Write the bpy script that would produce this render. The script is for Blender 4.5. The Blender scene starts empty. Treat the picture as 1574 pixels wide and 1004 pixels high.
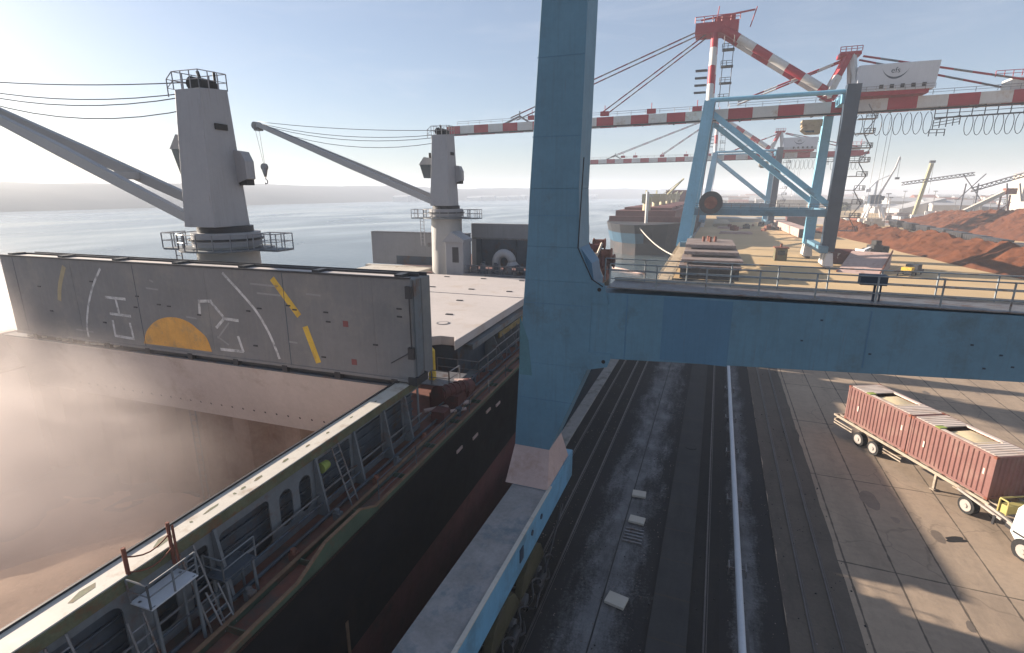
import bpy, bmesh, math, random
from mathutils import Vector, Matrix, noise
R=math.radians
rnd=random.Random(7)
S=bpy.context.scene
# ---------------- camera ----------------
cam=bpy.data.cameras.new('camera'); co=bpy.data.objects.new('camera',cam); S.collection.objects.link(co); S.camera=co
cam.sensor_width=36; cam.lens=36*800/1574; cam.clip_start=.1; cam.clip_end=20000
co.location=(0,0,18); co.rotation_euler=(R(90-14.373),0,R(21.241))
# ---------------- light ----------------
SUN_EL=17.5; SX,SY=-.9945,.105          # horizontal direction towards the sun
S.view_settings.view_transform='Standard'; S.view_settings.look='None'; S.view_settings.gamma=1; S.view_settings.exposure=1.62
W=bpy.data.worlds.new('World'); S.world=W; W.use_nodes=True
nt=W.node_tree; bg=nt.nodes['Background']; sky=nt.nodes.new('ShaderNodeTexSky'); sky.sky_type='NISHITA'
sky.sun_disc=False; sky.sun_elevation=R(SUN_EL); sky.sun_rotation=math.atan2(SX,SY); sky.dust_density=.8; sky.air_density=1.0; sky.ozone_density=1.5
mx=nt.nodes.new('ShaderNodeMix'); mx.data_type='RGBA'; mx.blend_type='MULTIPLY'; mx.inputs[0].default_value=1; mx.inputs[7].default_value=(.84,.87,.98,1); nt.links.new(sky.outputs[0],mx.inputs[6]); 
wt=nt.nodes.new('ShaderNodeTexCoord'); wmp=nt.nodes.new('ShaderNodeMapping'); wmp.inputs['Scale'].default_value=(1.6,1.6,9); nt.links.new(wt.outputs['Generated'],wmp.inputs[0])
wn=nt.nodes.new('ShaderNodeTexNoise'); wn.inputs['Scale'].default_value=2.2; wn.inputs['Detail'].default_value=9; wn.inputs['Roughness'].default_value=.62; wn.inputs['Distortion'].default_value=.6; nt.links.new(wmp.outputs[0],wn.inputs[0])
wr=nt.nodes.new('ShaderNodeMapRange'); wr.inputs['From Min'].default_value=.5; wr.inputs['From Max'].default_value=.85; wr.inputs['To Max'].default_value=.3; nt.links.new(wn.outputs['Fac'],wr.inputs[0])
wx=nt.nodes.new('ShaderNodeMix'); wx.data_type='RGBA'; nt.links.new(wr.outputs[0],wx.inputs[0]); nt.links.new(mx.outputs[2],wx.inputs[6]); wx.inputs[7].default_value=(6.2,6.4,7.0,1)
hx=nt.nodes.new('ShaderNodeMix'); hx.data_type='RGBA'; hx.inputs[0].default_value=.36; nt.links.new(wx.outputs[2],hx.inputs[6]); hx.inputs[7].default_value=(3.3,3.8,4.5,1); nt.links.new(hx.outputs[2],bg.inputs[0]); bg.inputs[1].default_value=.05
sl=bpy.data.lights.new('sun','SUN'); sl.energy=5; sl.angle=R(.5); sl.color=(1,.86,.70)
so=bpy.data.objects.new('sun',sl); S.collection.objects.link(so); so.location=(-60,20,60)
sd=Vector((SX*math.cos(R(SUN_EL)),SY*math.cos(R(SUN_EL)),math.sin(R(SUN_EL))))
so.rotation_euler=sd.to_track_quat('Z','Y').to_euler()
S.cycles.max_bounces=6; S.cycles.volume_bounces=3; S.cycles.volume_step_rate=1

# ---------------- helpers ----------------
def tag(o,label=None,cat=None,group=None,kind=None):
    if label: o['label']=label
    if cat: o['category']=cat
    if group: o['group']=group
    if kind: o['kind']=kind
    return o
def thing(name,label,cat,loc=(0,0,0),rz=0,group=None):
    o=bpy.data.objects.new(name,None); S.collection.objects.link(o); o.location=loc; o.rotation_euler=(0,0,rz)
    o.empty_display_size=.5
    return tag(o,label,cat,group)
def wloc(o):
    v=Vector((0,0,0))
    while o is not None: v=v+Vector(o.location); o=o.parent
    return v
class MB:
    """collects faces; build() links them as one mesh object. Coordinates are world unless local=True"""
    def __init__(s): s.v=[];s.f=[];s.m=[];s.sm=[]
    def add(s,vs,fs,mi=0,smooth=False):
        n=len(s.v); s.v+=[tuple(v) for v in vs]
        for f in fs: s.f.append([i+n for i in f]); s.m.append(mi); s.sm.append(smooth)
        return s
    def box(s,a,b,mi=0):
        x0,x1=sorted((a[0],b[0]));y0,y1=sorted((a[1],b[1]));z0,z1=sorted((a[2],b[2]))
        v=[(x,y,z) for z in (z0,z1) for y in (y0,y1) for x in (x0,x1)]
        return s.add(v,[(0,2,3,1),(4,5,7,6),(0,1,5,4),(2,6,7,3),(0,4,6,2),(1,3,7,5)],mi)
    def cb(s,c,d,mi=0,rz=0):
        v=[]
        for z in (-.5,.5):
            for y in (-.5,.5):
                for x in (-.5,.5):
                    X,Y=x*d[0],y*d[1]
                    v.append((c[0]+X*math.cos(rz)-Y*math.sin(rz),c[1]+X*math.sin(rz)+Y*math.cos(rz),c[2]+z*d[2]))
        return s.add(v,[(0,2,3,1),(4,5,7,6),(0,1,5,4),(2,6,7,3),(0,4,6,2),(1,3,7,5)],mi)
    def hexa(s,b,t,mi=0):
        """b,t: four corners each, in order"""
        return s.add(list(b)+list(t),[(3,2,1,0),(4,5,6,7),(0,1,5,4),(1,2,6,5),(2,3,7,6),(3,0,4,7)],mi)
    def beam(s,p,q,w,h=None,up=(0,0,1),mi=0,w2=None,h2=None):
        h=h or w; p=Vector(p);q=Vector(q); d=(q-p).normalized(); u=Vector(up)
        if abs(d.dot(u))>.98: u=Vector((0,1,0))
        r=d.cross(u).normalized(); u=r.cross(d)
        w2=w2 or w; h2=h2 or h
        c=[(-1,-1),(1,-1),(1,1),(-1,1)]
        vs=[p+r*(a*w/2)+u*(b*h/2) for a,b in c]+[q+r*(a*w2/2)+u*(b*h2/2) for a,b in c]
        return s.add(vs,[(3,2,1,0),(4,5,6,7),(0,1,5,4),(1,2,6,5),(2,3,7,6),(3,0,4,7)],mi)
    def tube(s,p,q,r,n=8,r2=None,mi=0,cap=True):
        p=Vector(p);q=Vector(q); d=(q-p).normalized(); u=Vector((0,0,1))
        if abs(d.dot(u))>.98: u=Vector((0,1,0))
        a=d.cross(u).normalized(); b=a.cross(d); r2=r if r2 is None else r2
        vs=[]
        for k,(c,rr) in enumerate(((p,r),(q,r2))):
            for i in range(n):
                t=2*math.pi*i/n; vs.append(c+a*(rr*math.cos(t))+b*(rr*math.sin(t)))
        s.add(vs,[(i,(i+1)%n,n+(i+1)%n,n+i) for i in range(n)],mi,n>5)
        if cap: s.add(vs,[tuple(range(n-1,-1,-1)),tuple(range(n,2*n))],mi)
        return s
    def path(s,pts,r,n=6,mi=0):
        P=[Vector(p) for p in pts]; V=[]; u=None
        for i,p in enumerate(P):
            d=(P[min(i+1,len(P)-1)]-P[max(i-1,0)]).normalized()
            if u is None: u=Vector((0,0,1)) if abs(d.z)<.95 else Vector((0,1,0))
            a=d.cross(u).normalized(); u=a.cross(d).normalized()
            for k in range(n):
                t=2*math.pi*k/n; V.append(p+a*(r*math.cos(t))+u*(r*math.sin(t)))
        m=len(P)
        return s.add(V,[(i*n+k,i*n+(k+1)%n,(i+1)*n+(k+1)%n,(i+1)*n+k) for i in range(m-1) for k in range(n)]+[tuple(range(n-1,-1,-1)),tuple(range((m-1)*n,m*n))],mi,True)
    def stripe(s,p,q,r,k,n=8,start=0,box=None):
        p=Vector(p);q=Vector(q)
        for i in range(k):
            a=p.lerp(q,i/k);b=p.lerp(q,(i+1)/k)
            if box: s.beam(a,b,box[0],box[1],mi=(i+start)%2)
            else: s.tube(a,b,r,n,mi=(i+start)%2)
        return s
    def prism(s,poly,vec,mi=0):
        n=len(poly); v=[Vector(p) for p in poly]; w=[p+Vector(vec) for p in v]
        return s.add(v+w,[tuple(range(n-1,-1,-1)),tuple(range(n,2*n))]+[(i,(i+1)%n,n+(i+1)%n,n+i) for i in range(n)],mi)
    def rail(s,pts,h=1.1,r=.03,gap=1.5,mids=(.5,),n=5,mi=0):
        for a,b in zip(pts,pts[1:]):
            a=Vector(a);b=Vector(b);L=(b-a).length;k=max(1,round(L/gap)); U=Vector((0,0,h))
            for i in range(k+1):
                p=a.lerp(b,i/k); s.tube(p,p+U,r*1.15,n,mi=mi)
            s.tube(a+U,b+U,r,n,mi=mi)
            for m in mids: s.tube(a+U*m,b+U*m,r*.8,n,mi=mi)
        return s
    def ladder(s,a,b,w=.45,side=(0,1,0),r=.03,step=.35):
        a=Vector(a);b=Vector(b);sd_=Vector(side).normalized()*w/2
        s.tube(a-sd_,b-sd_,r,5); s.tube(a+sd_,b+sd_,r,5)
        k=int((b-a).length/step)
        for i in range(1,k): p=a.lerp(b,i/k); s.tube(p-sd_,p+sd_,r*.7,4)
        return s
    def build(s,name,mat,parent=None,local=False,label=None,bevel=0):
        me=bpy.data.meshes.new(name)
        off=Vector((0,0,0)) if (local or parent is None) else wloc(parent)
        me.from_pydata([Vector(v)-off for v in s.v],[],s.f)
        mats=mat if isinstance(mat,(list,tuple)) else [mat]
        for m in mats: me.materials.append(m)
        me.polygons.foreach_set('material_index',s.m); me.polygons.foreach_set('use_smooth',s.sm)
        me.validate(); me.update()
        bm=bmesh.new(); bm.from_mesh(me); bmesh.ops.recalc_face_normals(bm,faces=bm.faces); bm.to_mesh(me); bm.free()
        o=bpy.data.objects.new(name,me); S.collection.objects.link(o)
        if parent is not None: o.parent=parent
        if label: o['label']=label
        if bevel:
            b=o.modifiers.new('bevel','BEVEL'); b.width=bevel; b.segments=2; b.limit_method='ANGLE'
        return o
def copy_tree(o,parent=None):
    c=o.copy(); S.collection.objects.link(c); c.parent=parent
    for ch in list(o.children): copy_tree(ch,c)
    return c

# ---------------- materials ----------------
def pm(name,col,rough=.6,metal=0,var=.2,scale=1.5,dirt=None,dirt_amt=.3,streak=0,bump=.1,bscale=None,spec=.4,world=False,fine=True,runs=0):
    m=bpy.data.materials.new(name); m.use_nodes=True; n=m.node_tree.nodes; l=m.node_tree.links
    b=n['Principled BSDF']; b.inputs['Roughness'].default_value=rough; b.inputs['Metallic'].default_value=metal; b.inputs['Specular IOR Level'].default_value=spec
    if world: tc=n.new('ShaderNodeNewGeometry').outputs['Position']
    else: tc=n.new('ShaderNodeTexCoord').outputs['Object']
    def noi(sc,det=6,vec=None,ro=.6):
        t=n.new('ShaderNodeTexNoise'); t.inputs['Scale'].default_value=sc; t.inputs['Detail'].default_value=det; t.inputs['Roughness'].default_value=ro
        l.new(vec or tc,t.inputs['Vector']); return t.outputs['Fac']
    def ramp(f,a,b_):
        r=n.new('ShaderNodeMapRange'); r.inputs['From Min'].default_value=a; r.inputs['From Max'].default_value=b_; l.new(f,r.inputs['Value']); return r.outputs['Result']
    def mix(fac,a,b_,mode='MIX'):
        x=n.new('ShaderNodeMix'); x.data_type='RGBA'; x.blend_type=mode
        if hasattr(fac,'node'): l.new(fac,x.inputs[0])
        else: x.inputs[0].default_value=fac
        for i,c in ((6,a),(7,b_)):
            if hasattr(c,'node'): l.new(c,x.inputs[i])
            else: x.inputs[i].default_value=(*c,1)
        return x.outputs[2]
    c0=tuple(x*(1-var) for x in col); c1=tuple(min(1,x*(1+var)) for x in col)
    out=mix(ramp(noi(scale),.3,.7),c0,c1)
    if fine: out=mix(ramp(noi(scale*9,4),.35,.75),out,tuple(x*.75 for x in col),'MIX') if False else mix(.35,out,mix(ramp(noi(scale*9,4),.3,.7),c0,c1))
    if dirt:
        out=mix(ramp(noi(scale*.8,10,ro=.7),.62-dirt_amt*.35,.74-dirt_amt*.2),out,dirt)
    if streak:
        mp=n.new('ShaderNodeMapping'); mp.inputs['Scale'].default_value=(3,3,.16); l.new(tc,mp.inputs['Vector'])
        f=ramp(noi(1.6,8,mp.outputs[0],.65),.5,.8)
        mm=n.new('ShaderNodeMath'); mm.operation='MULTIPLY'; mm.inputs[1].default_value=streak; l.new(f,mm.inputs[0])
        out=mix(mm.outputs[0],out,dirt or tuple(x*.4 for x in col))
    if runs:      # thin rust runs down vertical plates, and a few chips
        mp=n.new('ShaderNodeMapping'); mp.inputs['Scale'].default_value=(7,7,.22); l.new(tc,mp.inputs['Vector'])
        f=ramp(noi(1.0,6,mp.outputs[0],.6),.64,.74); g_=ramp(noi(.45,3),.45,.6)
        mm=n.new('ShaderNodeMath'); mm.operation='MULTIPLY'; l.new(f,mm.inputs[0]); l.new(g_,mm.inputs[1])
        m3=n.new('ShaderNodeMath'); m3.operation='MULTIPLY'; m3.inputs[1].default_value=runs; l.new(mm.outputs[0],m3.inputs[0])
        out=mix(m3.outputs[0],out,(.13,.06,.03))
        out=mix(ramp(noi(9,5,None,.8),.735,.76,),out,(.09,.05,.035))
    l.new(out,b.inputs['Base Color'])
    if bump:
        bp=n.new('ShaderNodeBump'); bp.inputs['Strength'].default_value=bump; bp.inputs['Distance'].default_value=.05
        l.new(noi(bscale or scale*6,8),bp.inputs['Height']); l.new(bp.outputs[0],b.inputs['Normal'])
    rr=n.new('ShaderNodeMapRange'); rr.inputs['To Min'].default_value=max(0,rough-.12); rr.inputs['To Max'].default_value=min(1,rough+.15); l.new(noi(scale*3),rr.inputs['Value']); l.new(rr.outputs[0],b.inputs['Roughness'])
    return m
M={}
M['blue']=pm('crane_blue_paint',(.092,.195,.272),.55,var=.16,scale=.35,dirt=(.072,.118,.145),dirt_amt=.25,streak=.5,bump=.06,runs=.45)
M['blue_patch']=pm('crane_blue_repaint',(.066,.158,.25),.5,var=.1,scale=.5,streak=.3,runs=.25,bump=.03)
M['blue_pale']=pm('crane_pale_blue_paint',(.13,.30,.44),.5,var=.15,scale=.3,dirt=(.08,.15,.19),streak=.3,bump=.05)
M['blue_green']=pm('crane_teal_stain',(.07,.165,.20),.6,var=.2,scale=.8,bump=.03)
M['railgrey']=pm('galvanised_rail',(.22,.25,.27),.5,.3,var=.25,scale=2,dirt=(.12,.06,.03),dirt_amt=.2,bump=0)
M['bluedark']=pm('dark_blue_steel',(.018,.036,.062),.55,var=.25,scale=.5,streak=.3,bump=0)
M['lightblue']=pm('light_blue_steel',(.15,.36,.50),.5,var=.15,scale=.25,dirt=(.10,.13,.14),dirt_amt=.1,streak=.3,bump=0)
M['red']=pm('faded_red_paint',(.30,.012,.024),.5,var=.2,scale=.4,streak=.25,bump=0)
M['white']=pm('dusty_white_paint',(.50,.49,.48),.5,var=.1,scale=.4,dirt=(.38,.30,.24),dirt_amt=.15,streak=.35,bump=0)
M['greywhite']=pm('grey_white_cladding',(.46,.48,.52),.5,var=.07,scale=.3,streak=.2,bump=0)
M['shipgrey']=pm('ship_crane_grey',(.26,.26,.275),.5,var=.07,scale=.4,dirt=(.16,.15,.15),dirt_amt=.08,streak=.35,bump=.03,runs=.5)
M['shippale']=pm('pale_crane_pedestal',(.30,.295,.29),.5,var=.08,scale=.4,dirt=(.22,.19,.17),dirt_amt=.08,streak=.3,bump=.03)
M['jib']=pm('crane_jib_grey',(.29,.29,.295),.5,var=.06,scale=.4,dirt=(.18,.17,.17),dirt_amt=.05,bump=.02)
M['hatchgrey']=pm('hatch_cover_grey',(.15,.15,.155),.6,var=.16,scale=.35,dirt=(.21,.20,.185),dirt_amt=.3,streak=.55,bump=.08,runs=.6)
M['hatchtop']=pm('dusty_hatch_top',(.42,.38,.365),.7,var=.08,scale=.25,dirt=(.36,.29,.24),dirt_amt=.25,bump=.05)
M['cream']=pm('coaming_cream_paint',(.46,.43,.385),.65,var=.1,scale=.8,dirt=(.26,.19,.14),dirt_amt=.25,bump=.05)
M['coamin']=pm('dusty_hold_plate',(.46,.40,.37),.75,var=.12,scale=.4,dirt=(.34,.27,.23),dirt_amt=.2,streak=.2,bump=.06)
M['coamout']=pm('coaming_grey_blue',(.125,.14,.155),.6,var=.2,scale=.8,dirt=(.12,.06,.035),dirt_amt=.25,streak=.3,bump=.05)
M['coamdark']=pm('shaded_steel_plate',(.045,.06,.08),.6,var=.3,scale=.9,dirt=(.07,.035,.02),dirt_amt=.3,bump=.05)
M['olive']=pm('stained_olive_edge',(.10,.105,.06),.7,var=.4,scale=1.5,dirt=(.14,.05,.02),dirt_amt=.35,bump=.1)
M['deckred']=pm('red_oxide_deck',(.13,.045,.032),.75,var=.3,scale=.7,dirt=(.06,.05,.045),dirt_amt=.35,bump=.1)
M['deckgreen']=pm('green_bulwark_paint',(.045,.075,.05),.6,var=.35,scale=.9,dirt=(.11,.04,.025),dirt_amt=.3,bump=.05)
M['railrust']=pm('rusty_cap_rail',(.17,.10,.06),.7,var=.4,scale=1.5,bump=0)
M['hullblack']=pm('black_hull_paint',(.0045,.005,.007),.6,var=.4,scale=.4,dirt=(.014,.011,.010),dirt_amt=.12,bump=.06,spec=.12)
M['boot']=pm('red_antifouling',(.095,.026,.026),.8,var=.35,scale=.5,dirt=(.045,.02,.02),dirt_amt=.35,streak=.4,bump=.06)
M['corr']=pm('hold_bulkhead',(.26,.19,.15),.8,var=.2,scale=.4,dirt=(.18,.11,.08),dirt_amt=.35,streak=.4,bump=.05)
M['grain']=pm('pale_bulk_cargo',(.50,.37,.28),.95,var=.12,scale=.6,bump=.5,bscale=6,spec=.1)
M['orange']=pm('sun_orange_paint',(.55,.28,.055),.6,var=.2,scale=1.2,dirt=(.30,.20,.09),dirt_amt=.3,streak=.4,bump=0)
M['yellow']=pm('safety_yellow_paint',(.55,.36,.04),.55,var=.2,scale=1,dirt=(.30,.16,.05),bump=0)
M['chalk']=pm('weathered_white_marking',(.50,.50,.50),.7,var=.2,scale=2.5,dirt=(.17,.17,.17),dirt_amt=.45,bump=0)
M['faint']=pm('faint_grey_marking',(.23,.23,.23),.7,bump=0)
M['redmark']=pm('red_marking',(.17,.055,.055),.7,var=.2,bump=0)
M['black']=pm('black_rubber',(.012,.012,.013),.7,var=.3,bump=0)
M['darksteel']=pm('dark_steel',(.035,.035,.04),.5,.3,var=.3,bump=0)
M['steel']=pm('worn_steel',(.16,.16,.17),.45,.4,var=.3,scale=2,dirt=(.10,.05,.03),bump=0)
M['rail']=pm('rail_steel',(.10,.09,.09),.4,.6,var=.3,scale=2,bump=0)
M['concrete']=pm('grey_concrete',(.24,.23,.22),.85,var=.2,scale=1,dirt=(.12,.11,.10),bump=.2,world=True)
M['girdtop']=pm('grimy_girder_top',(.23,.22,.22),.75,var=.3,scale=.8,dirt=(.085,.125,.16),dirt_amt=.4,bump=.15)
M['container']=pm('container_brown_red',(.17,.078,.070),.6,var=.18,scale=.8,dirt=(.20,.12,.10),dirt_amt=.35,streak=.45,bump=.06,runs=.7)
M['conttop']=pm('dusty_container_roof',(.50,.42,.37),.75,var=.1,scale=.8,dirt=(.38,.27,.20),dirt_amt=.3,bump=.04)
M['load']=pm('pale_cargo_in_container',(.52,.42,.27),.9,var=.1,scale=1.5,bump=.3)
M['chassis']=pm('dusty_trailer_frame',(.30,.25,.20),.7,var=.25,scale=1.5,dirt=(.12,.09,.07),bump=0)
M['yellowframe']=pm('pale_yellow_frame',(.33,.28,.10),.6,var=.15,scale=1,bump=0)
M['cabwhite']=pm('white_cab_paint',(.55,.55,.55),.3,var=.03,bump=0)
M['hub']=pm('pale_wheel_hub',(.30,.27,.25),.6,var=.2,scale=3,bump=0)
M['glass']=pm('dark_glass',(.02,.03,.04),.1,var=.1,bump=0,spec=.8)
M['rust']=pm('rusty_brown_steel',(.16,.055,.035),.85,var=.45,scale=.9,dirt=(.28,.16,.11),dirt_amt=.2,bump=.2)
M['tan']=pm('tan_steel_walkway',(.40,.32,.22),.8,var=.2,scale=.6,dirt=(.2,.15,.1),bump=.1)
M['pink']=pm('pale_pink_steel',(.42,.30,.27),.7,var=.15,scale=.6,dirt=(.28,.17,.13),bump=.05)
M['slabs']=pm('grey_steel_slab',(.20,.16,.15),.7,var=.3,scale=.4,dirt=(.13,.07,.05),bump=.1)
M['ship2']=pm('distant_ship_black_hull',(.018,.02,.026),.6,var=.25,scale=.1,dirt=(.07,.045,.04),bump=0)
M['ship2red']=pm('distant_ship_dark_red',(.13,.045,.04),.7,var=.3,scale=.15,bump=0)
M['bowblue']=pm('bow_blue_paint',(.03,.085,.14),.6,var=.15,scale=.2,bump=0)
M['craneyellow']=pm('pale_yellow_crane',(.38,.35,.22),.6,var=.15,scale=.2,bump=0)
M['roofgrey']=pm('weathered_roof',(.30,.30,.31),.7,var=.15,scale=.1,streak=.2,bump=0)
M['wallbeige']=pm('beige_wall',(.42,.38,.33),.8,var=.15,scale=.1,bump=0)
M['wallwhite']=pm('white_wall',(.40,.39,.37),.8,var=.08,scale=.1,bump=0)
M['rope']=pm('pale_mooring_rope',(.48,.44,.38),.9,var=.15,bump=0)
M['winchred']=pm('dark_red_machinery',(.075,.018,.016),.7,var=.4,scale=1.5,dirt=(.03,.02,.018),dirt_amt=.3,bump=.1)
M['stain_a']=pm('old_oil_stain',(.20,.155,.12),.6,var=.2,world=True,bump=0)
M['stain_b']=pm('dark_damp_stain',(.13,.105,.085),.5,var=.25,world=True,bump=0)
M['staydark']=pm('dark_crimson_stay',(.10,.015,.03),.6,bump=0)
M['bark']=pm('bare_tree_bark',(.07,.055,.045),.9,bump=0)
M['hatchlight']=pm('lighter_hatch_grey',(.21,.21,.22),.6,var=.12,scale=.35,streak=.3,bump=.05)
M['leaf']=pm('dull_winter_foliage',(.06,.07,.04),.9,var=.35,scale=.5,bump=0)
M['lime']=pm('lime_green_canvas',(.22,.27,.06),.8,var=.2,scale=3,bump=0)

def ground_mat(name,base,alt,dark,joints=None,js=(2.2,6),jcol=(.05,.042,.035),scale=.12,bump=.3,rough=.88,crack=True,patch=.5,far=None):
    m=bpy.data.materials.new(name); m.use_nodes=True; n=m.node_tree.nodes; l=m.node_tree.links
    b=n['Principled BSDF']; b.inputs['Roughness'].default_value=rough; b.inputs['Specular IOR Level'].default_value=.25
    pos=n.new('ShaderNodeNewGeometry').outputs['Position']
    def noi(sc,det=8,ro=.62,vec=None,dist=0):
        t=n.new('ShaderNodeTexNoise'); t.inputs['Scale'].default_value=sc; t.inputs['Detail'].default_value=det; t.inputs['Roughness'].default_value=ro; t.inputs['Distortion'].default_value=dist
        l.new(vec or pos,t.inputs['Vector']); return t.outputs['Fac']
    def ramp(f,a,b_,lo=0,hi=1):
        r=n.new('ShaderNodeMapRange'); r.inputs['From Min'].default_value=a; r.inputs['From Max'].default_value=b_; r.inputs['To Min'].default_value=lo; r.inputs['To Max'].default_value=hi; l.new(f,r.inputs['Value']); return r.outputs['Result']
    def mix(fac,a,b_,mode='MIX'):
        x=n.new('ShaderNodeMix'); x.data_type='RGBA'; x.blend_type=mode
        if hasattr(fac,'node'): l.new(fac,x.inputs[0])
        else: x.inputs[0].default_value=fac
        for i,c in ((6,a),(7,b_)):
            if hasattr(c,'node'): l.new(c,x.inputs[i])
            else: x.inputs[i].default_value=(*c,1)
        return x.outputs[2]
    mp=n.new('ShaderNodeMapping'); mp.inputs['Scale'].default_value=(1,.18,1); l.new(pos,mp.inputs['Vector'])
    out=mix(ramp(noi(scale),.35,.65),base,alt)
    out=mix(ramp(noi(scale*2.2,10,.7,mp.outputs[0]),.5,.72,0,patch),out,dark)      # tyre wear running along the quay
    out=mix(ramp(noi(scale*18,6,.7),.42,.8,0,.35),out,dark)
    if crack:
        v=n.new('ShaderNodeTexVoronoi'); v.feature='DISTANCE_TO_EDGE'; v.inputs['Scale'].default_value=.16
        ad=n.new('ShaderNodeMix'); ad.data_type='VECTOR'; ad.inputs[0].default_value=.08
        l.new(pos,ad.inputs[4]); t=n.new('ShaderNodeTexNoise'); t.inputs['Scale'].default_value=.8; l.new(pos,t.inputs['Vector'])
        vm=n.new('ShaderNodeVectorMath'); vm.operation='MULTIPLY_ADD'; vm.inputs[1].default_value=(1.6,1.6,0); l.new(t.outputs['Color'],vm.inputs[0]); l.new(pos,vm.inputs[2])
        l.new(vm.outputs[0],v.inputs['Vector'])
        out=mix(ramp(v.outputs['Distance'],.0,.008,.3,0),out,jcol)
    if joints:
        sp=n.new('ShaderNodeSeparateXYZ'); l.new(pos,sp.inputs[0])
        nz=noi(1.5,4)
        for ax,st,off in ((0,js[0],joints[0]),(1,js[1],joints[1])):
            a=n.new('ShaderNodeMath'); a.operation='ADD'; a.inputs[1].default_value=-off+st/2+st*400; l.new(sp.outputs[ax],a.inputs[0])
            mo=n.new('ShaderNodeMath'); mo.operation='MODULO'; mo.inputs[1].default_value=st; l.new(a.outputs[0],mo.inputs[0])
            s_=n.new('ShaderNodeMath'); s_.operation='SUBTRACT'; s_.inputs[1].default_value=st/2; l.new(mo.outputs[0],s_.inputs[0])
            ab=n.new('ShaderNodeMath'); ab.operation='ABSOLUTE'; l.new(s_.outputs[0],ab.inputs[0])
            w=n.new('ShaderNodeMath'); w.operation='MULTIPLY_ADD'; w.inputs[1].default_value=.12; w.inputs[2].default_value=-.015; l.new(nz,w.inputs[0])
            lt=n.new('ShaderNodeMath'); lt.operation='SUBTRACT'; l.new(w.outputs[0],lt.inputs[0]); l.new(ab.outputs[0],lt.inputs[1])
            out=mix(ramp(lt.outputs[0],-.01,.02,0,.8),out,jcol)
    if far:   # other colour of the stockyard paving far off along the quay
        sp2=n.new('ShaderNodeSeparateXYZ'); l.new(pos,sp2.inputs[0])
        out=mix(ramp(sp2.outputs[1],far[1],far[2]),out,mix(ramp(noi(.03),.35,.65),far[0],tuple(x*.8 for x in far[0])))
    l.new(out,b.inputs['Base Color'])
    bp=n.new('ShaderNodeBump'); bp.inputs['Strength'].default_value=bump; bp.inputs['Distance'].default_value=.06; l.new(noi(3,10,.7),bp.inputs['Height']); l.new(bp.outputs[0],b.inputs['Normal'])
    return m
def plane(name,pts,z,mat,kind='structure'):
    mb=MB(); mb.add([(x,y,z) for x,y in pts],[tuple(range(len(pts)))]); o=mb.build(name,mat); o['kind']=kind; return o
# ---------------- setting ----------------
Q=-9.8   # quay edge
quaym=ground_mat('quay_concrete',(.345,.265,.197),(.28,.215,.162),(.11,.088,.07),joints=(11.8,27.0),js=(2.15,9.1),far=((.50,.36,.20),60,120))
g=MB(); g.box((Q,-200,-6),(3200,6200,0)); o=g.build('quay_ground',quaym); o['kind']='structure'
wm=bpy.data.materials.new('estuary_water'); wm.use_nodes=True; n_=wm.node_tree.nodes; l_=wm.node_tree.links; b_=n_['Principled BSDF']
b_.inputs['Base Color'].default_value=(.06,.085,.10,1); b_.inputs['Roughness'].default_value=.16; b_.inputs['IOR'].default_value=1.33
g_=n_.new('ShaderNodeNewGeometry'); t_=n_.new('ShaderNodeTexNoise'); t_.inputs['Scale'].default_value=.35; t_.inputs['Detail'].default_value=8; l_.new(g_.outputs['Position'],t_.inputs['Vector'])
bp_=n_.new('ShaderNodeBump'); bp_.inputs['Strength'].default_value=.35; bp_.inputs['Distance'].default_value=.35; l_.new(t_.outputs[0],bp_.inputs['Height']); l_.new(bp_.outputs[0],b_.inputs['Normal'])
w2_=n_.new('ShaderNodeTexNoise'); w2_.inputs['Scale'].default_value=.012; w2_.inputs['Detail'].default_value=6; w2_.inputs['Distortion'].default_value=1.2; wp_=n_.new('ShaderNodeMapping'); wp_.inputs['Scale'].default_value=(1,.35,1); l_.new(g_.outputs['Position'],wp_.inputs[0]); l_.new(wp_.outputs[0],w2_.inputs[0])
wr_=n_.new('ShaderNodeMapRange'); wr_.inputs['From Min'].default_value=.35; wr_.inputs['From Max'].default_value=.65; wr_.inputs['To Min'].default_value=.12; wr_.inputs['To Max'].default_value=.28; l_.new(w2_.outputs['Fac'],wr_.inputs[0]); l_.new(wr_.outputs[0],b_.inputs['Roughness'])
ws_=n_.new('ShaderNodeMapRange'); ws_.inputs['From Min'].default_value=.35; ws_.inputs['From Max'].default_value=.65; ws_.inputs['To Min'].default_value=.22; ws_.inputs['To Max'].default_value=.48; l_.new(w2_.outputs['Fac'],ws_.inputs[0]); l_.new(ws_.outputs[0],bp_.inputs['Strength'])
plane('water',[(-4500,-600),(Q+1,-600),(Q+1,6200),(-4500,6200)],-3,wm)
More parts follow.
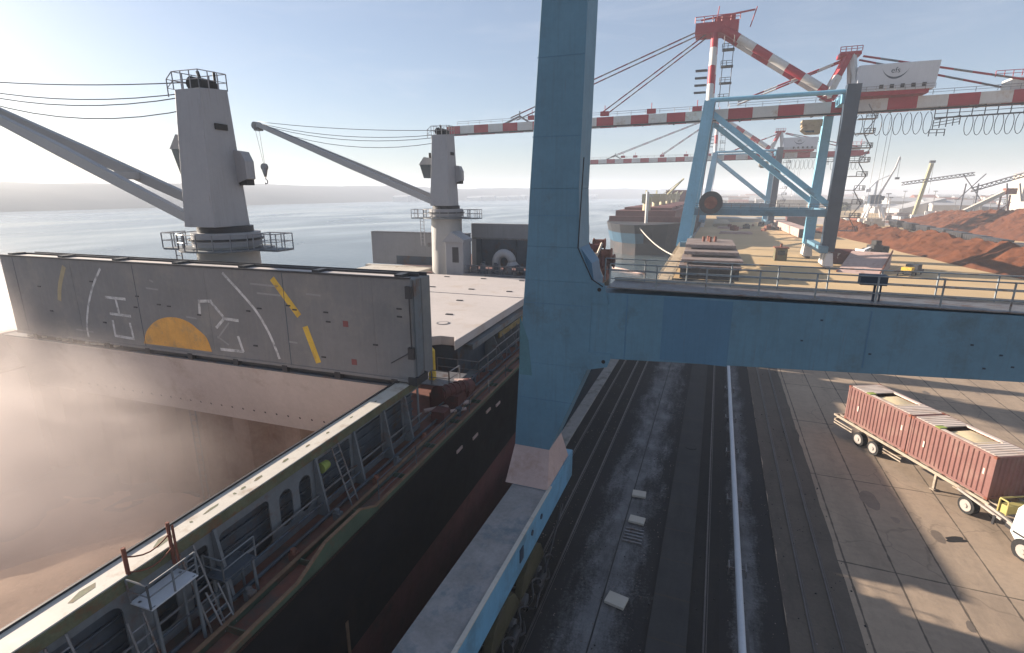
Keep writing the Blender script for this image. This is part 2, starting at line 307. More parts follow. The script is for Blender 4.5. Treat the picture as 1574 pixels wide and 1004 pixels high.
# far shore: low ridge following the estuary
def ridge(name,pts,depth,h,mat,zb=-3.2,seed=0,step=18,rows=9):
    mb=MB(); P=[]
    for (a,b) in zip(pts,pts[1:]):
        a=Vector(a);b=Vector(b);k=max(1,int((b-a).length/step))
        for i in range(k): P.append(a.lerp(b,i/k))
    P.append(Vector(pts[-1])); V=[]
    for i,p in enumerate(P):
        t=(P[min(i+1,len(P)-1)]-P[max(i-1,0)]).normalized(); nn=Vector((-t.y,t.x))
        for j in range(rows):
            s=j/(rows-1); q=p+nn*(depth*s)
            hh=h*(1-(1-s)**2.2)*(1+.22*noise.noise(Vector((q.x*.003,q.y*.003,seed)))+.10*noise.noise(Vector((q.x*.02,q.y*.02,seed+3))))
            V.append((q.x,q.y,zb+max(0.0,hh)+(.6 if j else 0)))
    F=[(i*rows+j,(i+1)*rows+j,(i+1)*rows+j+1,i*rows+j+1) for i in range(len(P)-1) for j in range(rows-1)]
    mb.add(V,F,0,True); o=mb.build(name,mat); o['kind']='structure'; return o
hillm=ground_mat('far_hillside',(.06,.058,.05),(.035,.036,.032),(.10,.085,.07),scale=.008,crack=False,bump=.1)
ridge('far_hills',[(-900,-500),(-760,200),(-780,700),(-800,1250),(-480,1900),(-120,2500),(300,2900),(1100,3000),(2900,2700)],420,42,hillm,seed=1)

# ---- rail zone on the quay (sheets 4 mm apart, real kerbs and rails) ----
dirt=ground_mat('dark_track_dirt',(.020,.019,.019),(.013,.013,.014),(.007,.007,.008),scale=.5,crack=False,patch=.6)
plane('track_bed',[(Q+.9,-20),(4.3,-20),(4.3,118),(Q+.9,118)],.004,dirt)
dusty=ground_mat('dust_covered_concrete',(.17,.17,.18),(.09,.09,.095),(.022,.022,.024),scale=.7,crack=True,patch=.8)
def strip(name,x0,x1,y0,y1,z,mat,jag=.25,seed=0,step=.8):
    mb=MB();V=[];k=int((y1-y0)/step)
    for i in range(k+1):
        y=y0+(y1-y0)*i/k
        V+=[(x0+jag*noise.noise(Vector((seed,y*.7,0))),y,z),(x1+jag*noise.noise(Vector((seed+9,y*.7,0))),y,z)]
    mb.add(V,[(2*i,2*i+1,2*i+3,2*i+2) for i in range(k)]); o=mb.build(name,mat); o['kind']='structure'; return o
def dust_mat(name,xa,xb,soft):
    m=dusty.copy(); m.name=name; n=m.node_tree.nodes; l=m.node_tree.links; b=n['Principled BSDF']; src=b.inputs['Base Color'].links[0].from_socket
    pos=n.new('ShaderNodeNewGeometry').outputs['Position']; sp=n.new('ShaderNodeSeparateXYZ'); l.new(pos,sp.inputs[0])
    def mth(op,a,b_,c_=None):
        x=n.new('ShaderNodeMath'); x.operation=op
        for i,v in enumerate((a,b_,c_)):
            if v is None: continue
            if hasattr(v,'node'): l.new(v,x.inputs[i])
            else: x.inputs[i].default_value=v
        return x.outputs[0]
    mp=n.new('ShaderNodeMapping'); mp.inputs['Scale'].default_value=(1,.3,1); l.new(pos,mp.inputs['Vector'])
    t=n.new('ShaderNodeTexNoise'); t.inputs['Scale'].default_value=.9; t.inputs['Detail'].default_value=12; t.inputs['Roughness'].default_value=.72; l.new(mp.outputs[0],t.inputs['Vector'])
    t2=n.new('ShaderNodeTexNoise'); t2.inputs['Scale'].default_value=7; t2.inputs['Detail'].default_value=8; t2.inputs['Roughness'].default_value=.75; l.new(pos,t2.inputs['Vector'])
    d=mth('SUBTRACT',(xb-xa)/2,mth('ABSOLUTE',mth('SUBTRACT',sp.outputs[0],(xa+xb)/2),0))      # metres inside the edge of the dusty belt
    f=mth('ADD',mth('MULTIPLY',d,soft),mth('MULTIPLY_ADD',t.outputs['Fac'],3.4,-1.75))
    f=mth('ADD',f,mth('MULTIPLY_ADD',t2.outputs['Fac'],2.4,-1.2))
    r=n.new('ShaderNodeMapRange'); r.inputs['From Min'].default_value=0; r.inputs['From Max'].default_value=.9; l.new(f,r.inputs['Value'])
    x=n.new('ShaderNodeMix'); x.data_type='RGBA'; x.inputs[6].default_value=(.018,.018,.020,1); l.new(r.outputs[0],x.inputs[0]); l.new(src,x.inputs[7]); l.new(x.outputs[2],b.inputs['Base Color'])
    return m
plane('dusty_path',[(-5.9,2),(-1.21,2),(-1.21,112),(-5.9,112)],.009,dust_mat('dust_over_track_dirt',-5.2,-1.7,.7))
g=MB(); g.box((-3.42,6,.0),(-3.36,60,.03)); o=g.build('path_joint',M['black']); o['kind']='structure'
plane('dusty_path',[(1.6,2),(4.2,2),(4.2,112),(1.6,112)],.009,dust_mat('dust_by_pipe',2.0,3.5,1.6))
roadm=ground_mat('covered_channel_concrete',(.044,.043,.044),(.034,.034,.036),(.020,.020,.021),joints=(50,3),js=(100,2.6),scale=.6,crack=False)
g=MB(); g.box((-1.2,-10,0.0),(.35,115,.14)); o=g.build('cable_channel_cover',roadm); o['kind']='structure'
shade_lane_mat=ground_mat('shade_toned_paving',(.115,.092,.075),(.085,.070,.058),(.035,.032,.030),scale=.35,crack=True)  # quay paving darkened: the shade on it is put into the lane colour
strip('shade_toned_lane',4.31,7.2,-20,112,.004,shade_lane_mat,.14,21,1.1)
for x in (-8.2,-6.9,-5.9,1.0,5.2,6.3):
    r=MB(); r.box((x-.035,-20,.0),(x+.035,115,.055)); r.box((x+.09,-20,.006),(x+.12,115,.016)); o=r.build('crane_rail',M['rail']); o['kind']='structure'
g=MB(); g.box((Q-.02,-200,-.25),(Q+.9,420,.16)); o=g.build('quay_kerb',M['concrete'],bevel=.03); o['kind']='structure'
def debris(name,n,x0,x1,y0,y1,s0,s1,mat,label,seed):
    r2=random.Random(seed); q=MB()
    for k in range(n):
        x=r2.uniform(x0,x1); y=y0+(y1-y0)*r2.random()**1.6; s_=r2.uniform(s0,s1)*(.5+r2.random()); a=r2.random()*6.3
        ca,sa=math.cos(a)*s_,math.sin(a)*s_; h_=s_*r2.uniform(.3,.9)
        q.add([(x+ca,y+sa,0),(x-sa,y+ca,0),(x-ca*.8,y-sa*.8,0),(x+sa,y-ca,0),(x+ca*.2,y+sa*.3,h_+.012)],[(0,1,4),(1,2,4),(2,3,4),(3,0,4)])
    o=q.build(name,mat); tag(o,label,'debris',kind='stuff')
debris('spilled_gravel',2200,-9.0,-1.3,8,70,.012,.04,M['slabs'],'small pale stones spilled along the dark crane tracks',3)
debris('spilled_ore',1500,-9.0,7.5,8,80,.02,.06,M['black'],'dark spilled ore lumps along the crane tracks',4)
debris('spilled_gravel',900,1.6,5.5,8,80,.012,.035,M['slabs'],'small pale stones beside the long pipe',5)
# pipe along the quay on low supports
pl=thing('pipe_line','long pale straight pipe on low brackets beside the dark track bed','pipe',(2.35,20,0))
p=MB(); p.tube((2.45,3,.42),(2.30,112,.42),.15,14); p.build('pipe',M['greywhite'],pl)
for y in (11,18,24.2,30.5,36.8,43,50,58,68,80,95):
    s=MB(); 
    for dx in (-.38,.38):
        s.beam((2.4+dx,y-.28,.0),(2.4+dx,y-.28,.40),.07); s.beam((2.4+dx,y+.28,.0),(2.4+dx,y+.28,.40),.07); s.beam((2.4+dx,y-.3,.38),(2.4+dx,y+.3,.38),.06)
    s.beam((1.95,y,.22),(2.85,y,.22),.07,.07); s.build('pipe_bracket',M['steel'],pl)
for i,(x,y,a,w,d,lb) in enumerate([(-3.0,29.2,.05,.8,.62,'small pale concrete slab lying on the dusty path, farthest of three'),(-2.75,26.5,-.06,.85,.6,'pale concrete slab with slotted grate in front of it, middle of three'),(-2.75,20.1,-.18,.9,.72,'tilted pale square concrete cover lying nearest on the dusty path')]):
    s=MB(); s.cb((x,y,.16),(w,d,.14),rz=a); o=s.build('concrete_slab',M['wallbeige'],bevel=.015); tag(o,lb,'concrete slab','loose slabs on the dusty path')
s=MB()
for k in range(5): s.cb((-2.75,25.75-k*.28,.05),(1.0,.1,.06))
o=s.build('drain_grate',M['steel']); tag(o,'slotted drain grate in the dusty path behind the middle slab','drain grate')
s=MB(); s.tube((-.35,36.8,.14),(-.35,36.8,.165),.42,20); o=s.build('manhole_cover',M['black']); tag(o,'round black manhole cover on the long channel cover','manhole cover')

# ================= bulk carrier =================
SHIP=thing('bulk_carrier','large grey and black bulk carrier moored at the quay with an open dusty hold','cargo ship',(-14,21.5,0),R(2.5))
def sh(mb,name,mat,parent=None,label=None,bevel=0): 
    return mb.build(name,mat,parent or SHIP,True,label,bevel)
cx=-16.5
def outline():
    pts=[]
    for y in (-60,-40,-20,0,20,40,52): pts.append((2.1,y))
    for k in range(1,11):
        t=k/10; pts.append((2.1+(cx-2.1)*(1-math.cos(t*math.pi/2))**.9 if k<10 else cx,52+40*math.sin(t*math.pi/2)))
    return pts
OL=outline(); FULL=OL+[(2*cx-x,y) for x,y in reversed(OL[:-1])]
def shell(z0,z1,in0=0,in1=0):
    mb=MB(); k=len(FULL)
    def sc(p,i): return (cx+(p[0]-cx)*(1-i),p[1]-(i*12 if p[1]>60 else 0))
    V=[(*sc(p,in0),z0) for p in FULL]+[(*sc(p,in1),z1) for p in FULL]
    mb.add(V,[(i,(i+1)%k,k+(i+1)%k,k+i) for i in range(k)],0,False); return mb
h=shell(1.15,5.75,0,0)
h.build('hull',M['hullblack'],SHIP,True)
h=shell(-7,1.15,.02,0); h.build('boot_topping',M['boot'],SHIP,True)
# hull draught mark, fender strakes
d=MB(); d.box((2.1,-9.0,.2),(2.13,-8.85,2.6)); d.build('draught_mark',M['railrust'],SHIP,True)
# deck ring around the holds
dk=MB(); zd=5.7
dk.box((0-.5,-60,zd-.1),(2.1,52,zd)); dk.box((-35.1,-60,zd-.1),(-32.5,52,zd)); dk.box((-32.5,.9,zd-.1),(-.5,7.6,zd)); dk.box((-32.5,33.0,zd-.1),(-.5,39.2,zd)); dk.box((-32.5,-60,zd-.1),(-.5,-24,zd))
dk.add([(x,y,zd) for x,y in FULL if y>51.9],[tuple(range(len([1 for p in FULL if p[1]>51.9])))])
dk.build('main_deck',M['deckred'],SHIP,True)
# bulwark: knuckled green plate with rusty cap
prof=[(-60,.25),(-11.0,.25),(-9.6,.75),(-7.6,.75),(-6.6,.28),(52,.28)]
bw=MB();cp=MB()
for (a,ha),(b,hb) in zip(prof,prof[1:]):
    bw.hexa([(2.02,a,zd),(2.1,a,zd),(2.1,b,zd),(2.02,b,zd)],[(2.02,a,zd+ha),(2.1,a,zd+ha),(2.1,b,zd+hb),(2.02,b,zd+hb)])
    cp.beam((2.08,a,zd+ha+.03),(2.08,b,zd+hb+.03),.12,.05)
prof2=[(-60,.03),(-12.6,.03),(-11.8,.05),(52,.05)]
bw.box((1.2,-60,zd+.0),(1.26,52,zd+.22)); cp.box((1.16,-60,zd+.22),(1.30,52,zd+.26))
for y in range(-58,52,3): bw.box((1.26,y,zd),(2.02,y+.05,zd+.22))
sh(bw,'bulwark',M['deckgreen']); sh(cp,'cap_rail',M['railrust'])
rl=MB(); rl.rail([(2.0,-6.2,zd+.25),(2.0,52,zd+.25)],.95,.022,3.0,(.33,.66),4); rl.rail([(2.0,-28,zd+.25),(2.0,-18,zd+.25)],.95,.022,3.0,(.33,.66),4); sh(rl,'deck_railing',M['coamdark'])
# deck pipes
for x,z,r in ((.55,5.85,.07),(.3,6.3,.05)):
    q=MB(); q.tube((x if x<.5 else x,-60,z),(x,33,z),r,8); sh(q,'deck_pipe',M['coamdark'])

# coaming of the open hold (starboard side) : inner plate, outer web with openings, top plate
cm=MB(); cm.box((-.62,-24,zd-3.2),(-.54,.9,8.42)); sh(cm,'coaming_inner_plate',M['coamin'])
web=MB()
def webwin(y0,y1,z0,z1,r=.25,ya=None,yb=None,x=.0,th=.05):
    """a rectangular web bay ya..yb with one rounded opening y0..y1"""
    za,zb=5.72,8.2; pts=[]
    for (yc,zc,a0) in ((y1-r,z1-r,0),(y0+r,z1-r,90),(y0+r,z0+r,180),(y1-r,z0+r,270)):
        for k in range(5): a=R(a0+k*22.5); pts.append((yc+r*math.cos(a),zc+r*math.sin(a)))
    outer=[]
    cyy,czz=(ya+yb)/2,(za+zb)/2
    N=len(pts)
    for i,(y,z) in enumerate(pts):
        q=i//5; kk=i%5
        if kk==0 and q==0: o=(yb,z)
        c=[(yb,zb),(ya,zb),(ya,za),(yb,za)][q]
        # first half of the corner goes to one side, second half to the other, middle to the corner
        if kk==2: o=c
        elif kk<2: o=(c[0],z) if q in (0,2) else (y,c[1])
        else: o=(y,c[1]) if q in (0,2) else (c[0],z)
        outer.append(o)
    V=[(x,y,z) for y,z in pts]+[(x,y,z) for y,z in outer]+[(x-th,y,z) for y,z in pts]+[(x-th,y,z) for y,z in outer]
    F=[]
    for i in range(N):
        j=(i+1)%N; F+=[(i,j,N+j,N+i),(2*N+i,3*N+i,3*N+j,2*N+j),(i,2*N+i,2*N+j,j)]
    web.add(V,F)
# bays along the coaming (y ranges), some with tall ovals
webwin(-17.2,-14.75,6.0,7.85,.3,-17.7,-14.3)
webwin(-14.05,-13.35,6.1,7.75,.3,-14.3,-13.1)
webwin(-12.9,-12.2,5.95,7.8,.15,-13.1,-12.0)
webwin(-11.8,-9.75,6.05,7.8,.2,-12.0,-9.5)
webwin(-9.3,-8.65,6.25,7.7,.32,-9.5,-8.45)
webwin(-8.3,-7.65,6.25,7.7,.32,-8.45,-7.4)
webwin(-7.2,-5.15,6.05,7.95,.12,-7.4,-5.0)
webwin(-4.85,-2.75,6.0,8.0,.08,-5.0,-2.6)
webwin(-2.45,-.85,6.0,8.0,.08,-2.6,-.7)
webwin(-.55,.75,6.0,8.0,.08,-.7,.9)
webwin(-20.6,-18.0,6.0,7.85,.3,-21,-17.7); webwin(-23.6,-21.3,6.0,7.85,.3,-24,-21)
sh(web,'coaming_web',M['coamout'])
tp=MB(); tp.box((-.78,-24,8.42),(.03,1.0,8.50)); sh(tp,'coaming_top',M['cream'],bevel=.01)
ed=MB(); ed.box((.031,-24,8.12),(.075,1.0,8.47)); ed.box((-.05,-24,8.2),(.03,1.0,8.42)); sh(ed,'coaming_edge',M['olive'])
ln=MB(); ln.box((-.86,-24,8.40),(-.785,1.0,8.56)); sh(ln,'seal_lip',M['darksteel'])
for y,w,xw in ((-18.5,.5,.14),(-17.3,.22,.12),(-15.3,1.0,.2),(-13.2,.9,.26),(-12.3,.15,.1),(-11.6,.9,.09),(-10.7,.16,.12),(-10.35,.35,.1),(-9.7,.6,.12),(-8.4,.5,.12),(-7.2,.4,.1),(-6,.3,.1),(-4.4,.35,.08),(-2.5,.3,.08)):
    xw*=.62; w*=.7; p0=[(-.38-xw,y),(-.38+xw*.2,y-w/2),(-.38+xw,y-w/2+.05),(-.38+xw*.8,y+w/3),(-.38-xw*.6,y+w/2)]
    q=MB(); q.add([(a,b,8.504) for a,b in p0],[tuple(range(5))]); sh(q,'drain_slot',M['olive'])
# passage wall behind the web
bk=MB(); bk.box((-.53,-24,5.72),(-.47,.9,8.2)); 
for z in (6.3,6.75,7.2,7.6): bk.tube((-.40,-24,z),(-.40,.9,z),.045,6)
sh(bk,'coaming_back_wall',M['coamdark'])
pr_=MB()
for z,x in ((6.35,-.12),(6.6,.16)): pr_.tube((x,-24,z),(x,.8,z),.04,6)
sh(pr_,'hydraulic_pipe',M['steel'])
for y in (-4.95,-2.6,-.7,-7.4,-12.0):
    q=MB(); q.hexa([(.03,y-.05,5.72),(.55,y-.05,5.72),(.55,y+.05,5.72),(.03,y+.05,5.72)],[(.03,y-.05,8.15),(.14,y-.05,8.15),(.14,y+.05,8.15),(.03,y+.05,8.15)]); sh(q,'coaming_stay',M['coamout'])
# platforms with ladders on the coaming
def stage(y0,y1,z,posts=True,mat='greywhite'):
    q=MB(); q.box((.08,y0,z-.05),(.85,y1,z)); pf=sh(q,'inspection_platform',M[mat])
    q=MB()
    for y in (y0+.1,y1-.1):
        q.tube((.85,y,5.72),(.78,y,z),.05,6); q.tube((.3,y,5.72),(.3,y,z),.045,6)
    q.rail([(.1,y0,z),(.83,y0,z),(.83,y1,z)],.7,.025,.8,(.5,),5); q.build('platform_railing',M['coamout'],pf,True)
    q=MB(); q.ladder((1.25,y0-.35,5.75),(.75,y0-.35,z+.05),.4,(0,1,0),.03,.3); q.build('ladder',M['steel'],pf,True)
    return pf
stage(-14.6,-13.25,7.75); stage(-12.5,-11.3,6.9,mat='coamdark')
for y in (-16.3,-6.35,-13.0):
    q=MB(); q.ladder((.95,y,5.75),(.2,y,8.2),.42,(0,1,0),.035,.3); sh(q,'ladder',M['steel'])
q=MB(); q.tube((.0,-14.45,8.3),(.0,-14.45,9.25),.055,7); q.tube((.15,-13.35,8.0),(.15,-13.35,9.3),.05,7); q.tube((.32,-13.35,8.0),(.32,-13.35,9.25),.035,7)
for z in (8.55,9.0):
    pts=[Vector((0,-14.45,z)).lerp(Vector((.15,-13.35,z)),t/6)+Vector((.05,0,-.22*math.sin(math.pi*t/6))) for t in range(7)]; q.path(pts,.022,5)
sh(q,'chain_post',M['rust'])
for y,z,x in ((-16.35,7.35,.2),(-6.9,7.55,.05)):
    q=MB(); q.tube((x,y-.2,z),(x,y+.2,z),.22,10,.17); sh(q,'lamp_cover',M['lime'])
# hold: far coaming end, corrugated bulkhead, port side, floor
q=MB(); q.hexa([(-32.6,.0,8.25),(-.5,.0,8.25),(-.5,.9,8.25),(-32.6,.9,8.25)],[(-32.6,.0,8.34),(-.5,.0,8.34),(-.5,.9,8.34),(-32.6,.9,8.34)]); sh(q,'coaming_ledge',M['coamdark'])
q=MB(); q.add([(-32.6,.05,8.22),(-.6,.05,8.22),(-.6,1.2,4.25),(-32.6,1.2,4.25)],[(0,1,2,3)]); q.box((-32.6,1.2,4.2),(-.6,1.6,4.25)); sh(q,'hold_end_plate',M['coamin'])
q=MB()
for k in range(26):
    q=MB(); x=-27+k*.86; zz=5.05; yy=.05+(8.22-zz)*(1.15/3.97)-.012
    q.add([(x+.07*math.cos(a),yy-.07*math.sin(a)*.28,zz+.07*math.sin(a)) for a in [i*math.pi/4 for i in range(8)]],[tuple(range(8))]); sh(q,'bolt_hole',M['darksteel'])
q=MB(); x=-34; V=[]; 
pat=[(0,1.5),(1.3,1.5),(2.0,2.3),(3.3,2.3)]
while x<0:
    for dx,yy in pat: V+=[(x+dx,yy,4.25),(x+dx,yy,-9)]
    x+=4.0
k=len(V)//2; q.add(V,[(2*i,2*i+1,2*i+3,2*i+2) for i in range(k-1)]); sh(q,'corrugated_bulkhead',M['corr'])
q=MB(); q.ladder((-17.2,1.35,-6),(-17.2,1.35,4.2),.5,(1,0,0),.05,.4); sh(q,'hold_ladder',M['steel'])
q=MB(); q.box((-33.2,-24,-9),(-32.6,.9,8.4)); sh(q,'hold_port_wall',M['coamin'])
q=MB(); q.box((-33,-24.6,-9),(-.5,-24,8.4)); sh(q,'hold_aft_wall',M['coamin'])
q=MB(); q.box((-.54,-24,-9),(-.5,.9,2.4)); sh(q,'hold_starboard_wall',M['coamin'])
q=MB(); q.box((-33,-24,-9.2),(-.5,2.4,-9)); sh(q,'hold_floor',M['coamin'])

# hatch cover raised (with its painted emblem)
def cover_panel(x0,x1,y0,y1,z0,z1,name='hatch_cover',label=None,mat=None):
    q=MB(); q.box((x0,y0,z0),(x1,y1,z1)); return sh(q,name,mat or M['hatchgrey'],label=label,bevel=.05)
HC=cover_panel(-30.8,.35,.0,1.0,8.62,13.95,label='raised hatch cover painted with a faded white arc, letters and an orange half disc')
HC2=cover_panel(-30.8,.25,1.25,2.2,8.62,13.85,label='back panel of the raised hatch cover pair')
q=MB(); q.box((-30.6,-.06,13.95),(.3,.12,14.03)); q.box((-30.6,.9,13.95),(.3,1.0,14.1)); q.box((-30.5,1.9,13.85),(.2,2.0,14.02)); q.build('seal_bar',M['darksteel'],HC,True)
q=MB(); q.box((-30.5,.2,13.96),(-.4,.8,14.0)); q.build('top_strip',M['hatchtop'],HC,True)
q=MB()
for k in range(7):
    q=MB(); x=-30+k*4.9; q.box((x,.1,14.0),(x+.4,.9,14.13)); q.build('cleat',M['darksteel'],HC,True)
# end details on the starboard edge: hinge arms, hoses
q=MB(); q.box((.35,.15,8.7),(.42,.85,13.9)); q.build('end_plate',M['coamout'],HC,True)
q=MB(); q.tube((.3,-.12,13.5),(.3,-.12,10.2),.04,6); q.tube((.1,-.14,10.2),(-.9,-.14,9.6),.03,6); q.box((.1,-.16,13.0),(.42,.02,13.6)); q.box((.1,-.16,9.9),(.42,.02,10.5)); q.box((.0,-.1,8.5),(.5,1.1,8.9)); q.build('hinge_arm',M['darksteel'],HC,True)
yf=-.007
def stroke(mb,a,b,w,y=yf):
    a=Vector((a[0],0,a[1]));b=Vector((b[0],0,b[1]));d=(b-a).normalized();n=Vector((-d.z,0,d.x))*w/2
    mb.add([(p.x,y,p.z) for p in (a-n,b-n,b+n,a+n)],[(0,1,2,3)])
def arcpts(P,k=5):
    out=[]
    for i in range(len(P)-1):
        p0=P[max(i-1,0)];p1=P[i];p2=P[i+1];p3=P[min(i+2,len(P)-1)]
        for t in [j/k for j in range(k)]:
            out.append(tuple(.5*((2*p1[c])+(-p0[c]+p2[c])*t+(2*p0[c]-5*p1[c]+4*p2[c]-p3[c])*t*t+(-p0[c]+3*p1[c]-3*p2[c]+p3[c])*t**3) for c in (0,1)))
    out.append(P[-1]); return out
def curve_strip(mb,P,w):
    P=arcpts(P); V=[]
    for i,p in enumerate(P):
        d=Vector(P[min(i+1,len(P)-1)])-Vector(P[max(i-1,0)]); d.normalize(); n=Vector((-d.y,d.x))*w/2
        V+=[(p[0]-n.x,yf,p[1]-n.y),(p[0]+n.x,yf,p[1]+n.y)]
    mb.add(V,[(2*i,2*i+1,2*i+3,2*i+2) for i in range(len(P)-1)])
q=MB(); curve_strip(q,[(-21.22,13.5),(-22.19,12.35),(-22.98,11.04),(-23.49,9.72),(-23.56,8.9)],.16); q.build('white_arc',M['chalk'],HC,True); q=MB(); curve_strip(q,[(-11.47,13.7),(-10.34,12.65),(-9.36,11.61),(-8.64,10.37),(-8.16,9.02)],.16); q.build('white_arc',M['chalk'],HC,True)
for grp in ([((-21.3,11.71),(-19.5,11.69)),((-20.38,11.68),(-20.3,10.65)),((-21.15,10.67),(-19.3,10.63))],[((-21.0,10.25),(-21.02,9.2)),((-21.08,9.24),(-19.36,9.17)),((-19.42,9.12),(-19.51,10.2))],
            [((-13.56,11.96),(-12.55,12.03)),((-13.5,12.05),(-13.6,11.2)),((-12.62,11.98),(-11.75,11.06)),((-11.8,11.06),(-10.75,11.02)),((-11.78,11.08),(-12.5,10.45))],[((-10.95,10.1),(-10.70,9.18)),((-10.68,9.20),(-12.4,9.18))]):
    q=MB()
    for a,b in grp: stroke(q,a,b,.17)
    q.build('painted_letter',M['chalk'],HC,True)
q=MB(); 
for a,b in [((-11.48,10.85),(-12.49,9.83)),((-12.5,9.95),(-11.72,9.5)),((-9.6,13.2),(-7.7,13.15)),((-9.2,12.7),(-7.6,12.66)),((-7.4,10.1),(-6.8,10.08)),((-5.9,12.85),(-5.0,12.82)),((-17.6,12.5),(-16.6,12.45)),((-17.2,13.0),(-16.9,12.9)),((-14.7,10.95),(-13.9,10.9)),((-24.6,9.35),(-23.0,9.3))]: q=MB(); stroke(q,a,b,.10); q.build('faint_mark',M['faint'],HC,True)
q=MB(); P=[(-18.6,8.95),(-18.54,9.1),(-18.22,9.73),(-17.53,10.33),(-16.64,10.72),(-15.56,10.84),(-14.58,10.64),(-13.9,10.22),(-13.34,9.76),(-13.09,8.95)]
PP=arcpts(P,3); q.add([(a,yf,b) for a,b in PP],[tuple(range(len(PP)))]); q.build('orange_half_disc',M['orange'],HC,True)
q=MB()
for a,b in [((-8.05,13.57),(-6.5,11.61)),((-6.19,11.06),(-5.53,9.07))]: q=MB(); stroke(q,a,b,.36); q.build('yellow_dash',M['yellow'],HC,True)
q=MB(); curve_strip(q,[(-24.5,13.5),(-25.3,12.2),(-25.65,11.2)],.34); q.build('faded_yellow_dash',pm('faded_ochre_marking',(.33,.27,.16),.7,bump=0),HC,True)
for a,b in ((-3.75,11.25),(-3.4,9.2)): q=MB(); q.box((a,yf,b),(a+.32,-.001,b+.32)); q.build('red_square_mark',M['redmark'],HC,True)
q=MB()
for a,b in [(-27.5,12),(-26.8,10.4),(-22.4,12.6),(-18.6,11.9),(-16.9,11.5),(-16.1,11.45),(-9.3,11.8),(-7.3,12.1),(-6.9,11.9),(-4.9,11.9),(-4.8,11.4),(-10.1,11.6),(-13.8,11.1),(-9.9,9.6),(-5.3,9.4),(-.5,12.4),(-.5,12.0),(-18.9,11.2),(-21.9,10.0),(-2.0,10.4)]:
    q=MB(); q.box((a,-.03,b),(a+.28,-.001,b+.08)); q.build('stud_plate',M['darksteel'],HC,True)
q=MB()
for k,x in enumerate((-29.5,-24,-18.5,-12.9,-7.4,-1.9)):
    q=MB(); q.box((x,-.008,8.66),(x+.04,-.001,13.9)); q.build('weld_seam',M['hatchgrey'] if k%2 else M['coamdark'],HC,True)
q=MB(); q.box((-30.8,-.05,8.62),(.35,-.002,8.78)); q.build('lower_flange',M['hatchgrey'],HC,True)
# bits of spilled gear under the raised cover
q=MB()
for (x,w,a) in ((-29.6,.9,.2),(-28.6,.5,-.5),(-27,.35,1.2),(-26.3,.5,1.0),(-24.2,.3,.3),(-23.2,1.1,.1),(-22.2,.9,-.35),(-21.6,.3,1.4)):
    q.cb((x,.3,8.43),(w,.25,.12),rz=a)
sh(q,'white_wedge',M['cream'])
q=MB(); q.box((-20.8,.2,8.34),(.3,.7,8.62)); sh(q,'cover_hinge_bar',M['darksteel'])
for i in range(9):
    q=MB(); x=-29+i*3.5; q.box((x,-.08,8.34),(x+.35,.2,8.7)); sh(q,'hinge_lug',M['darksteel'])

# next hatch: closed flat covers
q=MB(); q.add([(-32,13.4,8.75),(-32,33,8.75),(-.9,33,8.75),(-.9,13.2,8.75),(-1.9,12.6,8.75),(-3.4,10.2,8.75),(-5.5,7.5,8.75),(-32,7.5,8.75)],[tuple(range(8))])
q=MB(); q.prism([(-32,7.5,8.1),(-3.3,7.5,8.1),(-2.3,8.3,8.1),(-1.3,8.3,8.1),(-.85,7.3,8.1),(-.85,33,8.1),(-32,33,8.1)],(0,0,.62)); H2=sh(q,'hatch_cover',M['hatchtop'],label='closed flat hatch cover dusted pale beige',bevel=.03)
q=MB()
for ry,xs in ((14.2,(-4.5,-9,-14)),(19.5,(-6,-11)),(25,(-3.2,-7.2,-11.5,-16)),(31.5,(-4,-8.5,-13,-17))):
    for x in xs: q.cb((x,ry,8.75),(.55,.28,.06))
q.build('lifting_socket',M['darksteel'],H2,True)
q=MB(); q.box((-32,22.4,8.72),(-.85,22.55,8.74)); q.box((-16.6,7.6,8.72),(-16.5,33,8.74)); q.build('panel_joint',M['coamdark'],H2,True)
q=MB(); q.tube((-3.7,11.5,8.735),(-3.7,11.5,8.745),.5,20); q.tube((-3.7,11.5,8.745),(-3.7,11.5,8.75),.36,20,mi=1); q.build('ring_mark',[M['steel'],M['hatchtop']],H2,True)
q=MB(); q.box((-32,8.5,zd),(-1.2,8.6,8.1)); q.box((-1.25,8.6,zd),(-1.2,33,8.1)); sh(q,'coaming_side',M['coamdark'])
q=MB(); q.box((-1.19,9.5,7.85),(-.55,33,7.95)); q.box((-.57,9.5,7.55),(-.5,33,7.95)); sh(q,'coaming_shelf',M['coamout'])
q=MB(); q.box((-.5,14.5,7.1),(-.38,30,7.5)); sh(q,'yellow_strake',pm('dull_ochre_pipe',(.20,.14,.05),.7,bump=0))
for y in [13.4+1.75*i for i in range(12)]:
    q=MB(); q.hexa([(-1.2,y,zd),(.35,y,zd),(.35,y+.06,zd),(-1.2,y+.06,zd)],[(-1.2,y,7.85),(-.6,y,7.85),(-.6,y+.06,7.85),(-1.2,y+.06,7.85)]); sh(q,'coaming_stay',M['coamout'])
q=MB(); q.rail([(.45,11.5,zd),(.45,32,zd)],1.6,.035,2.2,(.55,),5); q.rail([(-2.6,8.2,zd+.3),(.45,8.2,zd+.3),(.45,11.5,zd+.3)],1.2,.035,1.4,(.5,),5); sh(q,'walkway_railing',M['steel'])
